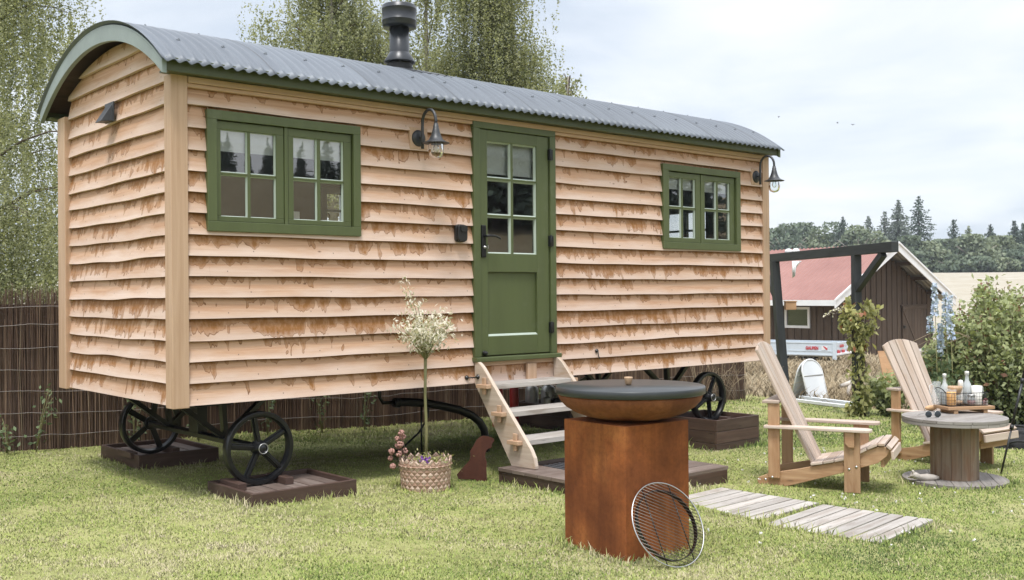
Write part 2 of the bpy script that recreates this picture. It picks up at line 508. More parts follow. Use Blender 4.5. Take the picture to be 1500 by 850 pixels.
M['bluetrail'] = paint('pale_blue_trailer_paint', (0.54, 0.61, 0.68), 0.35, 0.05)
M['tyre'] = paint('tyre_rubber', (0.018, 0.018, 0.018), 0.8, 0.2)
M['redlet'] = paint('red_lettering', (0.50, 0.06, 0.07), 0.5, 0.02)
M['rustsheet'] = None
M['juice'] = paint('orange_juice', (0.85, 0.40, 0.02), 0.3, 0.05)
M['ceramic'] = paint('white_ceramic', (0.72, 0.70, 0.66), 0.3, 0.03)
M['bread'] = paint('bread_crust', (0.60, 0.38, 0.20), 0.7, 0.2, 20)
M['berry'] = paint('red_berries', (0.22, 0.02, 0.02), 0.4, 0.3, 40)
M['darklens'] = metal('dark_lens', (0.02, 0.025, 0.03), 0.08)
M['fabric'] = paint('black_bag_fabric', (0.014, 0.014, 0.016), 0.75, 0.3, 12, 0.4)
M['mat'] = paint('grey_doormat', (0.06, 0.06, 0.065), 0.95, 0.4, 40, 0.8, 150)
M['soil'] = paint('potting_soil', (0.05, 0.032, 0.02), 0.95, 0.4, 25, 0.8, 40)
M['bark'] = paint('birch_bark', (0.30, 0.27, 0.23), 0.8, 0.5, 6, 0.4, 12)
M['twig'] = paint('brown_twig', (0.10, 0.075, 0.05), 0.8, 0.3, 12)
M['stemgreen'] = paint('olive_stem', (0.20, 0.19, 0.085), 0.7, 0.25, 12)
M['driftwood'] = paint('bleached_driftwood', (0.46, 0.42, 0.38), 0.8, 0.25, 14, 0.4, 30)


def corten(name, a, b, c):
    t = NT(name); co = t.coord()
    n1 = t.noise(co, 3.0, 6, 0.62, 0.4)
    st = t.noise(t.mapping(co, (9, 9, 0.8)), 1.0, 5, 0.6)
    n3 = t.noise(co, 38.0, 4, 0.7)
    col = t.ramp(n1, [(0.28, a), (0.5, b), (0.72, c)])
    col = t.mix(t.ramp(st, [(0.42, 0.0), (0.68, 0.75)]), col, a)
    n4 = t.noise(t.mapping(co, (2.2, 2.2, 1.2), (3, 5, 1)), 1.0, 4, 0.55)
    col = t.mix(t.ramp(n4, [(0.48, 0.0), (0.70, 0.6)]), col, [x * 0.62 for x in a])
    col = t.mix(t.ramp(n3, [(0.36, 0.28), (0.56, 0.0)]), col, [x * 0.5 for x in a])
    t.bump(n3, 0.25, 0.003)
    return t.done(col, 0.85, 0.0, 0.25)
M['corten'] = corten('rusted_steel', (0.130, 0.040, 0.014), (0.29, 0.092, 0.027), (0.40, 0.152, 0.046))
M['corten_bowl'] = corten('rusted_bowl_steel', (0.13, 0.045, 0.024), (0.23, 0.082, 0.036), (0.31, 0.13, 0.065))
M['rustdark'] = corten('dark_rust', (0.055, 0.020, 0.014), (0.088, 0.032, 0.020), (0.12, 0.05, 0.03))


def roofmat():
    t = NT('corrugated_steel'); c = t.coord()
    n = t.noise(t.mapping(c, (9, .7, .7)), 1.0, 6, 0.65)
    col = t.ramp(n, [(0.3, (0.110, 0.124, 0.146)), (0.7, (0.150, 0.168, 0.194))])
    sheet = t.noise(t.comb(t.math('MULTIPLY', t.math('FLOOR', t.math('DIVIDE', t.math('ADD', t.sep(c)[0], .12), .785)), 3.17), 0.5, 0.5), 1.0, 0)
    col = t.mix(1.0, col, t.ramp(sheet, [(0.3, (0.88, 0.88, 0.88)), (0.7, (1.1, 1.1, 1.1))]), 'MULTIPLY')
    lap = t.math('ABSOLUTE', t.math('SUBTRACT', t.math('FRACT', t.math('DIVIDE', t.math('ADD', t.sep(c)[0], .12), .785)), .5))
    col = t.mix(t.ramp(lap, [(.488, 0.0), (.495, .55)]), col, (.05, .055, .06))
    sp = t.noise(c, 42.0, 3, 0.7)
    col = t.mix(t.ramp(sp, [(0.60, 0.0), (0.72, 0.35)]), col, (0.11, 0.12, 0.13))
    return t.done(col, 0.48, 0.15, 0.35)
M['roof'] = roofmat()


def redroof():
    t = NT('faded_red_sheet'); c = t.coord()
    n = t.noise(t.mapping(c, (0.5, 0.5, 0.5)), 1.0, 6, 0.65)
    col = t.ramp(n, [(0.3, (0.215, 0.092, 0.076)), (0.7, (0.30, 0.145, 0.122))])
    return t.done(col, 0.55)
M['redroof'] = redroof()


def brushmat():
    t = NT('brushwood_stems'); r = t.attr(); c = t.coord()
    n = t.noise(t.mapping(c, (30, 30, 2.5)), 1.0, 4, 0.65)
    col = t.ramp(r, [(0.0, (0.048, 0.026, 0.019)), (0.40, (0.135, 0.080, 0.055)), (0.72, (0.275, 0.185, 0.125)), (0.93, (0.36, 0.28, 0.19)), (1.0, (0.46, 0.40, 0.30))])
    col = t.mix(t.ramp(n, [(0.35, 0.5), (0.65, 0.0)]), col, (0.03, 0.018, 0.014))
    return t.done(col, 0.75)
M['brush'] = brushmat()
M['wire'] = metal('fence_wire', (0.34, 0.31, 0.29), 0.5, 0.5)


def basketmat():
    t = NT('woven_chip_basket'); s = t.sep(t.uv())
    a = t.math('ADD', t.math('MULTIPLY', s[0], 21.0), t.math('MULTIPLY', s[1], 21.0))
    b = t.math('SUBTRACT', t.math('MULTIPLY', s[0], 21.0), t.math('MULTIPLY', s[1], 21.0))
    ch = t.n('TexChecker'); t.set(ch, 'Vector', t.comb(a, b)); t.set(ch, 'Scale', 1.0)
    n = t.noise(t.comb(t.math('FLOOR', a), t.math('FLOOR', b)), 3.3, 0)
    col = t.mix(ch.outputs['Fac'], (0.42, 0.28, 0.21), (0.62, 0.47, 0.38))
    col = t.mix(t.ramp(n, [(0.35, 0.45), (0.6, 0.0)]), col, (0.30, 0.16, 0.10))
    ea = t.math('PINGPONG', a, 0.5); eb = t.math('PINGPONG', b, 0.5)
    e = t.math('MINIMUM', ea, eb)
    col = t.mix(t.ramp(e, [(0.02, 0.7), (0.10, 0.0)]), col, (0.17, 0.085, 0.05))
    t.bump(e, 0.7, 0.02)
    return t.done(col, 0.7)
M['basket'] = basketmat()
M['birchleaf'] = leafmat('birch_leaves', (0.125, 0.145, 0.065), (0.42, 0.43, 0.26), 0.55)
M['bgleaf'] = leafmat('far_leaves', (0.060, 0.092, 0.062), (0.165, 0.205, 0.135), 0.25)
M['bgpale'] = leafmat('far_pale_leaves', (0.105, 0.14, 0.085), (0.25, 0.285, 0.18), 0.25)
M['spruce'] = leafmat('spruce_needles', (0.030, 0.050, 0.040), (0.085, 0.120, 0.088), 0.12)
M['pineleaf'] = leafmat('pine_needles', (0.065, 0.090, 0.075), (0.150, 0.180, 0.145), 0.15)
M['shrub'] = leafmat('shrub_leaves', (0.040, 0.062, 0.022), (0.36, 0.40, 0.19), 0.35, 0.5, (0.20, 0.10, 0.06))
M['vine'] = leafmat('vine_leaves', (0.14, 0.165, 0.05), (0.52, 0.50, 0.22), 0.4, 0.45, (0.36, 0.15, 0.07))
M['willow'] = leafmat('flamingo_willow_leaves', (0.20, 0.24, 0.09), (0.80, 0.75, 0.66), 0.4)
M['weed'] = leafmat('weed_leaves', (0.055, 0.085, 0.035), (0.19, 0.25, 0.13), 0.3)
M['bluefl'] = leafmat('delphinium_petals', (0.38, 0.47, 0.70), (0.66, 0.73, 0.86), 0.3)
M['pinkfl'] = paint('dried_pink_petals', (0.38, 0.21, 0.175), 0.85, 0.45, 60, 0.8, 120)
M['purple'] = leafmat('purple_petals', (0.16, 0.05, 0.30), (0.30, 0.12, 0.48), 0.3)
M['grass'] = None


def grassmat(name, dry=False):
    t = NT(name); r = t.attr()
    if dry: st = [(0.0, (0.16, 0.115, 0.06)), (0.6, (0.38, 0.30, 0.19)), (1.0, (0.50, 0.42, 0.29))]
    else: st = [(0.0, (0.10, 0.145, 0.045)), (0.30, (0.235, 0.315, 0.075)), (0.55, (0.405, 0.455, 0.135)), (0.80, (0.50, 0.475, 0.25)), (1.0, (0.58, 0.505, 0.35))]
    col = t.ramp(r, st)
    t.done(col, 0.55, 0, 0.25)
    t.set(t.b, 'Normal', up_normal(t, 0.62))
    tr = t.n('BsdfTranslucent'); t.set(tr, 'Color', col)
    mx = t.n('MixShader'); t.set(mx, 0, 0.25)
    t.t.links.new(t.b.outputs[0], mx.inputs[1]); t.t.links.new(tr.outputs[0], mx.inputs[2]); t.t.links.new(mx.outputs[0], t.out.inputs[0])
    return t.m
M['grass'] = grassmat('grass_blades')
M['drygrass'] = grassmat('dry_grass_blades', True)


def groundmat():
    t = NT('ground_surface'); p = t.coord('Object'); s = t.sep(p)
    n = t.noise(p, 1.1, 6, 0.65); n2 = t.noise(p, 9.0, 5, 0.7)
    lawn = t.ramp(n, [(0.30, (0.20, 0.22, 0.08)), (0.55, (0.31, 0.315, 0.13)), (0.75, (0.40, 0.36, 0.20))])
    lawn = t.mix(t.ramp(n2, [(0.45, 0.0), (0.7, 0.5)]), lawn, (0.10, 0.075, 0.040))
    f1 = t.noise(t.mapping(p, (0.05, 0.3, 0.3)), 1.0, 6, 0.6)
    f2 = t.noise(p, 0.6, 6, 0.7)
    field = t.ramp(f1, [(0.3, (0.355, 0.325, 0.268)), (0.7, (0.435, 0.405, 0.345))])
    field = t.mix(t.ramp(f2, [(0.4, 0.35), (0.62, 0.0)]), field, (0.27, 0.205, 0.12))
    dry = t.ramp(t.noise(p, 3.0, 6, 0.7), [(0.3, (0.20, 0.15, 0.09)), (0.7, (0.42, 0.34, 0.23))])
    wob = t.math('MULTIPLY', t.math('SUBTRACT', t.noise(p, 0.25, 3), 0.5), 6.0)
    yy = t.math('ADD', s[1], wob)
    ff = t.ramp(t.math('MULTIPLY', yy, 1 / 100.0), [(0.40, 0.0), (0.46, 1.0)])
    fx = t.ramp(t.math('MULTIPLY', t.math('SUBTRACT', t.math('ADD', s[0], wob), t.math('MULTIPLY', t.math('MAXIMUM', s[1], 0.0), 0.75)), 1 / 100.0), [(0.10, 0.0), (0.13, 1.0)])
    side_f = t.mix(1.0, field, (0.47, 0.43, 0.33), 'MULTIPLY')
    col = t.mix(ff, lawn, field); col = t.mix(fx, col, side_f)
    d1 = t.ramp(t.math('MULTIPLY', t.math('ADD', s[1], t.math('MULTIPLY', s[0], 1.92)), 1 / 100.0), [(0.235, 0.0), (0.245, 1.0)])
    d2 = t.ramp(t.math('MULTIPLY', s[1], 1 / 100.0), [(0.42, 1.0), (0.46, 0.0)])
    d3 = t.ramp(t.math('MULTIPLY', s[0], 1 / 100.0), [(0.036, 0.0), (0.04, 1.0)])
    d4 = t.ramp(t.math('SUBTRACT', s[1], 14.2), [(0.0, 0.0), (0.5, 1.0)])
    dd = t.math('MULTIPLY', t.math('MULTIPLY', d1, d2), t.math('MULTIPLY', d3, d4))
    col = t.mix(dd, col, dry)
    t.bump(t.math('ADD', n2, t.noise(p, 30.0, 4, 0.7)), 0.6, 0.03)
    return t.done(col, 0.95, 0, 0.1)
M['ground'] = groundmat()
# ================================================================== the hut
hut = thing('shepherd_hut', (P0.x, P0.y, 0), YAW,
            'timber clad shepherd hut on black iron wheels with arched corrugated roof and green joinery', 'hut')
RC, RR = W / 2, 1.979                      # roof arc
def arc_out(v): return ZF + 2.62 - RR + math.sqrt(max(RR * RR - (v - RC) ** 2, 0))
def arc_in(v): return ZF + 2.50 - 2.10 + math.sqrt(max(2.1 * 2.1 - (v - RC) ** 2, 0))

OPEN_F = [(0.243, 1.421, ZF + 1.136, ZF + 1.935), (2.475, 3.372, ZF + 0.166, ZF + 2.10), (4.763, 5.952, ZF + 1.125, ZF + 1.93)]
OPEN_B = [(2.36, 2.66, ZF + 1.36, ZF + 1.735)]
OPEN_R = [(0.70, 1.46, ZF + 1.10, ZF + 1.66)]
BZ = [0.0, .142, .281, .420, .561, .698, .837, .972, 1.110, 1.252, 1.391, 1.525, 1.660, 1.806, 1.954, 2.062]


def lap_boards(name, P, a0, a1, levels, openings, top=None, wav=0.003, seed=1, step=0.12):
    """overlapping boards; P(a, d, z) places a point: a along, d depth inward from the post face"""
    rg = random.Random(seed); mb = MB()
    for i in range(len(levels) - 1):
        zb0, zt0 = ZF + levels[i], ZF + levels[i + 1] + 0.016
        rnd = rg.random(); ph = rg.random() * 9; w = wav * rg.uniform(0.5, 1.6); uo = rg.random() * 30
        cuts = sorted(set([a0, a1] + [q for o in openings for q in (o[0] + 0.02, o[1] - 0.02)]))
        for s, e in zip(cuts[:-1], cuts[1:]):
            mid = (s + e) / 2; parts = [(zb0, zt0)]
            for o in openings:
                if o[0] < mid < o[1]:
                    nn = []
                    for lo, hi in parts:
                        if hi <= o[2] + 0.02 or lo >= o[3] - 0.02: nn.append((lo, hi)); continue
                        if lo < o[2] + 0.01: nn.append((lo, o[2] + 0.02))
                        if hi > o[3] - 0.01: nn.append((o[3] - 0.02, hi))
                    parts = nn
            for lo, hi in parts:
                k = max(1, int((e - s) / step)); cols = []
                for j in range(k + 1):
                    a = s + (e - s) * j / k
                    b = lo + (w * math.sin(a * 2.3 + ph) + w * 0.6 * math.sin(a * 7.1 + ph * 2) if lo == zb0 and i else 0)
                    t = hi
                    if top is not None: t = min(t, top(a))
                    cols.append((a, b, t))
                for (aA, bA, tA), (aB, bB, tB) in zip(cols[:-1], cols[1:]):
                    if tA - bA < 0.004 and tB - bB < 0.004: continue
                    tA, tB = max(tA, bA), max(tB, bB)
                    def dep(z): return 0.008 + 0.032 * (z - zb0) / (zt0 - zb0)
                    vs = [P(aA, dep(bA), bA), P(aB, dep(bB), bB), P(aB, dep(tB), tB), P(aA, dep(tA), tA), P(aA, 0.05, bA), P(aB, 0.05, bB)]
                    fv = lambda z: (z - zb0) / (zt0 - zb0)
                    mb.add(vs, [(0, 1, 2, 3), (4, 5, 1, 0)],
                           [[(aA + uo, fv(bA)), (aB + uo, fv(bB)), (aB + uo, fv(tB)), (aA + uo, fv(tA))],
                            [(aA + uo, .15), (aB + uo, .15), (aB + uo, .02), (aA + uo, .02)]], rnd)
                a, b, t = cols[-1]
                for (a, b, t) in (cols[0], cols[-1]):
                    if t - b > 0.01:
                        vs = [P(a, 0.008, b), P(a, 0.040, t), P(a, 0.05, t), P(a, 0.05, b)]
                        mb.add(vs, [(0, 1, 2, 3)], [[(uo, .1), (uo, .3), (uo + .02, .3), (uo + .02, .1)]], rnd)
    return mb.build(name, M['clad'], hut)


lap_boards('front_wall', lambda a, d, z: Vector((a, d, z)), 0.112, L - 0.106, BZ, OPEN_F, None, 0.0025, 3)
BZ2 = [0.0, .142, .281, .420, .561, .698, .837, .972, 1.110, 1.252, 1.391, 1.525, 1.668, 1.812, 1.962, 2.115, 2.262, 2.40, 2.53]
lap_boards('end_wall', lambda a, d, z: Vector((0.02 + d, a, z)), 0.108, 2.062, BZ2, [], lambda a: arc_in(a) + 0.02, 0.0045, 5, 0.05)
lap_boards('end_wall', lambda a, d, z: Vector((L - 0.02 - d, a, z)), 0.108, 2.12, BZ2, OPEN_R, lambda a: arc_in(a) + 0.02, 0.006, 8, 0.05)
lap_boards('back_wall', lambda a, d, z: Vector((a, W - d, z)), 0.10, L - 0.10, BZ, OPEN_B, None, 0.003, 9)
for (x0, x1, y0, y1) in ((0, .113, 0, .110), (L - .107, L, 0, .11), (0, .113, W - .172, W), (L - .107, L, W - .12, W)):
    MB().box(x0, x1, y0, y1, ZF - 0.012, ZF + 2.135).build('corner_post', M['oak'], hut, 0.004)
mb = MB(); mb.box(.113, L - .107, 0.004, 0.04, ZF + 2.062, ZF + 2.088); mb.box(.113, L - .107, -0.012, 0.04, ZF + 2.089, ZF + 2.130)
mb.build('top_trim', M['oak'], hut, 0.004)
# apron below the door
mb = MB(); mb.box(2.50, 3.36, 0.008, 0.03, ZF + 0.132, ZF + 0.166); mb.box(3.02, 3.12, -0.022, 0.008, ZF - 0.01, ZF + 0.132)
mb.build('door_apron', M['oak'], hut, 0.003)


def lining(name, place, a0, a1, z0, z1, openings, d0, d1):
    mb = MB(); cuts = sorted(set([a0, a1] + [q for o in openings for q in (o[0] + .06, o[1] - .06)]))
    for s, e in zip(cuts[:-1], cuts[1:]):
        segs = [(z0, z1)]
        for o in openings:
            if o[0] < (s + e) / 2 < o[1]:
                segs = [(z0, o[2] + .06), (o[3] - .06, z1)]
        for lo, hi in segs:
            place(mb, s, e, d0, d1, lo, hi)
    return mb.build(name, M['interior'], hut)


lining('lining', lambda m, s, e, a, b, lo, hi: m.box(s, e, a, b, lo, hi), 0.06, L - 0.06, ZF + .02, ZF + 2.13, OPEN_F, 0.056, 0.085)
lining('lining', lambda m, s, e, a, b, lo, hi: m.box(L - b, L - a, s, e, lo, hi), 0.09, W - 0.09, ZF + .02, ZF + 2.13, OPEN_R, 0.076, 0.10)
mb = MB(); mb.box(0.076, 0.10, 0.09, W - 0.09, ZF + .02, ZF + 2.13)
mb.build('lining', M['interior'], hut)
lining('lining', lambda m, s, e, a, b, lo, hi: m.box(s, e, W - b, W - a, lo, hi), 0.11, L - .11, ZF + .02, ZF + 2.13, OPEN_B, 0.056, 0.085)
mb = MB(); mb.box(0.05, L - 0.05, 0.04, W - 0.04, ZF - 0.005, ZF + 0.015)
for u in (0.35, 1.3, 2.3, 3.3, 4.3, 5.3, 6.1): mb.box(u - .04, u + .04, 0.75, W - .75, ZF - .04, ZF - .006)
mb.build('floor', M['stained'], hut)
mb = MB()
for v in (0.62, W - 0.62): mb.box(0.25, L - 0.25, v - .03, v + .03, ZF - .05, ZF - .006)
mb.build('chassis', M['black'], hut)

# corrugated roof
nu = int((6.535 + .115) / .0785 * 8); nv = 30
th0 = math.asin((-0.132 - RC) / RR); th1 = -th0
vs = []; uvs = []
for i in range(nu + 1):
    u = -0.115 + (6.535 + .115) * i / nu
    h = 0.0108 * math.cos(2 * PI * (u + .115) / .0785)
    for j in range(nv + 1):
        th = th0 + (th1 - th0) * j / nv
        r = RR + 0.012 + h
        vs.append((u, RC + r * math.sin(th), ZF + 2.62 - RR + r * math.cos(th)))
fs = [(i * (nv + 1) + j, (i + 1) * (nv + 1) + j, (i + 1) * (nv + 1) + j + 1, i * (nv + 1) + j + 1) for i in range(nu) for j in range(nv)]
mb = MB(); mb.add(vs, fs, None, 0.5, True)
for th, st in ((-0.50, 4), (-0.20, 5), (0.15, 5), (0.5, 4)):
    for k in range(3, 84, st):
        u = -.115 + .0785 * k
        r = RR + .021
        c = Vector((u, RC + r * math.sin(th), ZF + 2.62 - RR + r * math.cos(th))); n = Vector((0, math.sin(th), math.cos(th)))
        mb.lathe([(0.014, 0), (0.013, .004), (.007, .005), (.007, .011), (0.0, .012)], 8, c, n)
roof = mb.build('roof', M['roof'], hut)
sol = roof.modifiers.new('thickness', 'SOLIDIFY'); sol.thickness = 0.0025; sol.offset = -1


def arch_board(name, u0, u1, mat):
    mb = MB(); n = 44; vs = []; e = 1.222
    for k in range(n + 1):
        v = RC - e + 2 * e * k / n
        zo = arc_out(v) - 0.004; zi = min(arc_in(v), zo - 0.085)
        for u in (u0, u1): vs += [(u, v, zi), (u, v, zo)]
    fs = []; uv = []
    for k in range(n):
        a = k * 4; b = a + 4
        for f in ((a, a + 1, b + 1, b), (a + 2, b + 2, b + 3, a + 3), (a, b, b + 2, a + 2), (a + 1, a + 3, b + 3, b + 1)):
            fs.append(f)
    fs += [(0, 2, 3, 1), (n * 4, n * 4 + 1, n * 4 + 3, n * 4 + 2)]
    mb.add(vs, fs, None, 0.5)
    return mb.build(name, mat, hut, 0.003)
arch_board('bargeboard', -0.10, -0.068, M['green_edge'])
arch_board('bargeboard', L + 0.02, L + 0.055, M['green'])
# boarded soffit just under the sheet
mb = MB(); n = 30; vs = []
for k in range(n + 1):
    v = RC - 1.195 + 2.39 * k / n
    z = arc_out(v) - 0.03
    vs += [(-0.068, v, z), (L + .02, v, z)]
mb.add(vs, [(2 * k, 2 * k + 2, 2 * k + 3, 2 * k + 1) for k in range(n)], None, .5)
mb.build('soffit', M['stained'], hut)
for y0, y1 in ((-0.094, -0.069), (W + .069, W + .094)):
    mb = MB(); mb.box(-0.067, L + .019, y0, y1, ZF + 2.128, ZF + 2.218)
    mb.build('fascia', M['green_shaded'], hut, 0.003)
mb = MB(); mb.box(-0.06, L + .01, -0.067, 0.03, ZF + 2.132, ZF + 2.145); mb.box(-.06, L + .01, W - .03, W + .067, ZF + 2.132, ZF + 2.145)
mb.build('eave_board', M['green_shaded'], hut)


# windows
def frame_mb(u0, u1, z0, z1, wl, wr, wb, wt, d0, d1):
    mb = MB()
    mb.box(u0, u1, d0, d1, z1 - wt, z1); mb.box(u0, u1, d0, d1, z0, z0 + wb)
    mb.box(u0, u0 + wl, d0, d1, z0 + wb, z1 - wt); mb.box(u1 - wr, u1, d0, d1, z0 + wb, z1 - wt)
    return mb


def bead(mb, u0, u1, z0, z1, d0, d1, w=0.008):
    """sloping putty line round a pane"""
    for (a, b, c, d) in (((u0, z0), (u1, z0), (u1 - w, z0 + w), (u0 + w, z0 + w)), ((u1, z0), (u1, z1), (u1 - w, z1 - w), (u1 - w, z0 + w)),
                         ((u1, z1), (u0, z1), (u0 + w, z1 - w), (u1 - w, z1 - w)), ((u0, z1), (u0, z0), (u0 + w, z0 + w), (u0 + w, z1 - w))):
        mb.add([(a[0], d0, a[1]), (b[0], d0, b[1]), (c[0], d1, c[1]), (d[0], d1, d[1])], [(0, 1, 2, 3)])


def window(u, z, blind_z, handles):
    """u: outer0, inner0, pane0, m0, m1, pane1, sash1, sash2, pane2, m2, m3, pane3, sash3, inner1, outer1; z: top, intop, panetop, mt, mb, panebot, sashbot, bot"""
    z = [ZF + q for q in z]
    fr = frame_mb(u[0], u[14], z[7], z[0], u[1] - u[0], u[14] - u[13], 0.066, 0.062, -0.006, 0.06)
    fr.box(u[1], u[13], 0.012, 0.06, z[6] - .006, z[6])          # inner sill
    fr.box((u[6] + .004), (u[7] - .004), 0.010, 0.06, z[6], z[1])  # mullion
    win = fr.build('window', M['green'], hut, 0.004)
    pm = MB(); bd = MB()
    for a, p0, m0, m1, p1, b in ((u[1] + .003, u[2], u[3], u[4], u[5], u[6]), (u[7], u[8], u[9], u[10], u[11], u[12])):
        s = frame_mb(a, b, z[6] + .002, z[1] - .004, p0 - a, b - p1, z[5] - z[6], z[1] - z[2], 0.016, 0.055)
        s.box(m0, m1, 0.022, 0.050, z[5], z[2])
        s.box(p0, m0, 0.022, 0.050, z[4], z[3]); s.box(m1, p1, 0.022, 0.050, z[4], z[3])
        s.build('sash', M['green'], win, 0.003)
        for q0, q1 in ((p0, m0), (m1, p1)):
            for r0, r1 in ((z[5], z[4]), (z[3], z[2])):
                pm.add([(q0, .044, r0), (q1, .044, r0), (q1, .044, r1), (q0, .044, r1)], [(0, 1, 2, 3)])
                bead(bd, q0, q1, r0, r1, 0.026, 0.042)
    pm.build('pane', M['glass'], win)
    bd.build('putty', M['putty'], win)
    bm = MB()
    n = 24
    vs = []
    for k in range(n + 1):
        f = k / n
        zz = z[2] + .05 - (z[2] + .05 - ZF - blind_z) * f
        off = .078 + .006 * abs(math.sin(f * PI * 3))
        off -= .016; vs += [(u[2] - .02, off, zz), (u[11] + .02, off, zz)]
    bm.add(vs, [(2 * k, 2 * k + 1, 2 * k + 3, 2 * k + 2) for k in range(n)], None, .5, True)
    bm.build('blind', M['blind'], win)
    if handles:
        for uu in handles:
            h = MB(); h.tube([(uu, .062, z[5] + .30), (uu + .005, .075, z[5] + .22), (uu - .01, .075, z[5] + .12), (uu - .03, .075, z[5] + .09), (uu - .035, .075, z[5] + .12)], .007, 6)
            h.build('stay', M['black'], win)
    return win


UL = [.243, .310, .346, .540, .562, .751, .808, .843, .884, 1.074, 1.101, 1.289, 1.351, 1.360, 1.421]
w1 = window(UL, [1.935, 1.873, 1.818, 1.531, 1.516, 1.236, 1.202, 1.136], 1.675, None)
UR = [4.763, 4.841, 4.870, 5.053, 5.080, 5.261, 5.333, 5.369, 5.402, 5.589, 5.618, 5.803, 5.872, 5.886, 5.952]
w2 = window(UR, [1.927, 1.862, 1.812, 1.532, 1.516, 1.232, 1.190, 1.124], 1.70, (4.93, 5.15))
# small white things on the sill behind the left window
mb = MB(); mb.box(.892, .975, .095, .15, ZF + 1.222, ZF + 1.302); mb.box(.905, .925, .11, .13, ZF + 1.302, ZF + 1.322)
mb.build('sill_pot', M['ceramic'], w1, .004)
mb = MB(); mb.box(.20, 1.46, .088, .17, ZF + 1.200, ZF + 1.222)
mb.build('sill_board', M['oak'], w1)
# end window on the far wall
o = OPEN_R[0]
fr = MB()
def yb(m, y0, y1, d0, d1, z0, z1): m.box(L - d1, L - d0, y0, y1, z0, z1)
yb(fr, o[0], o[1], 0.0, .10, o[3] - .06, o[3]); yb(fr, o[0], o[1], 0.0, .10, o[2], o[2] + .06)
yb(fr, o[0], o[0] + .06, 0.0, .10, o[2] + .06, o[3] - .06); yb(fr, o[1] - .06, o[1], 0.0, .10, o[2] + .06, o[3] - .06)
zc = (o[2] + o[3]) / 2 + .02; yb(fr, o[0] + .06, o[1] - .06, .03, .06, zc - .012, zc + .012); yb(fr, 1.06, 1.10, .02, .07, o[2] + .06, zc - .012); yb(fr, 1.06, 1.10, .02, .07, zc + .012, o[3] - .06)
win3 = fr.build('window', M['green'], hut, .003)
mb = MB(); mb.add([(L - .045, o[0] + .06, o[2] + .06), (L - .045, o[1] - .06, o[2] + .06), (L - .045, o[1] - .06, o[3] - .06), (L - .045, o[0] + .06, o[3] - .06)], [(0, 1, 2, 3)])
mb.build('pane', M['clear'], win3)

# window in the back wall
o = OPEN_B[0]; fr = MB()
fr.box(o[0], o[1], W - .10, W - .0, o[3] - .055, o[3]); fr.box(o[0], o[1], W - .10, W - .0, o[2], o[2] + .055)
fr.box(o[0], o[0] + .055, W - .10, W - .0, o[2] + .055, o[3] - .055); fr.box(o[1] - .055, o[1], W - .10, W - .0, o[2] + .055, o[3] - .055)
zc = o[2] + (o[3] - o[2]) * .42; fr.box(o[0] + .055, o[1] - .055, W - .07, W - .04, zc - .012, zc + .012)
win4 = fr.build('window', M['white'], hut, .003)
mb = MB(); mb.add([(o[0] + .055, W - .05, o[2] + .055), (o[1] - .055, W - .05, o[2] + .055), (o[1] - .055, W - .05, o[3] - .055), (o[0] + .055, W - .05, o[3] - .055)], [(0, 1, 2, 3)]); mb.build('pane', M['clear'], win4)

# door
door_frame_mb = MB()
door_frame_mb.box(2.475, 3.372, -.006, .07, ZF + 2.038, ZF + 2.101)
door_frame_mb.box(2.475, 2.541, -.006, .07, ZF + .206, ZF + 2.038); door_frame_mb.box(3.308, 3.372, -.006, .07, ZF + .206, ZF + 2.038)
ZD = [ZF + q for q in (0.215, .369, .887, 1.038, 1.337, 1.351, 1.635, 1.652, 1.944, 2.033)]
dl = MB(); d0, d1 = 0.010, 0.056
P_ = [2.545, 2.627, 2.873, 2.919, 3.163, 3.298]
dl.box(P_[0], P_[1], d0, d1, ZD[0], ZD[9]); dl.box(P_[4], P_[5], d0, d1, ZD[0], ZD[9])
dl.box(P_[1], P_[4], d0, d1, ZD[0], ZD[1]); dl.box(P_[1], P_[4], d0, d1, ZD[2], ZD[3]); dl.box(P_[1], P_[4], d0, d1, ZD[8], ZD[9])
dl.box(P_[1], P_[4], .034, .050, ZD[1], ZD[2])                     # sunk panel
dl.box(P_[2] + .010, P_[3] - .010, .018, .05, ZD[3], ZD[8])
for a, b in ((4, 5), (6, 7)):
    dl.box(P_[1], P_[2] + .010, .018, .05, ZD[a], ZD[b]); dl.box(P_[3] - .010, P_[4], .018, .05, ZD[a], ZD[b])
door = dl.build('door', M['green'], hut, .003)
bd = MB(); pm = MB()
for q0, q1 in ((P_[1], P_[2] + .010), (P_[3] - .010, P_[4])):
    for r0, r1 in ((ZD[3], ZD[4]), (ZD[5], ZD[6]), (ZD[7], ZD[8])):
        bead(bd, q0, q1, r0, r1, .020, .040, .011)
        pm.add([(q0, .042, r0), (q1, .042, r0), (q1, .042, r1), (q0, .042, r1)], [(0, 1, 2, 3)])
w_ = .016; pb = MB(); pb.add([(P_[1], .012, ZD[1]), (P_[4], .012, ZD[1]), (P_[4], .033, ZD[1] + w_), (P_[1], .033, ZD[1] + w_)], [(0, 1, 2, 3)])
pb.build('panel_bead', M['putty'], door); bd.build('putty', M['putty'], door); pm.build('pane', M['glass'], door)
bm = MB(); vs = []
for k in range(25):
    f = k / 24; zz = ZD[8] + .04 - (ZD[8] + .04 - (ZD[7] + .035)) * f
    vs += [(P_[1] - .01, .072 + .012 * abs(math.sin(f * PI * 2)), zz), (P_[4] + .01, .072 + .012 * abs(math.sin(f * PI * 2)), zz)]
bm.add(vs, [(2 * k, 2 * k + 1, 2 * k + 3, 2 * k + 2) for k in range(24)], None, .5, True)
bm.build('blind', M['blind'], door)
door_frame_mb.build('door_frame', M['green'], hut, .004)
mb = MB(); mb.box(2.462, 3.392, -.045, .07, ZF + .168, ZF + .205); mb.build('threshold', M['green'], hut, .006)
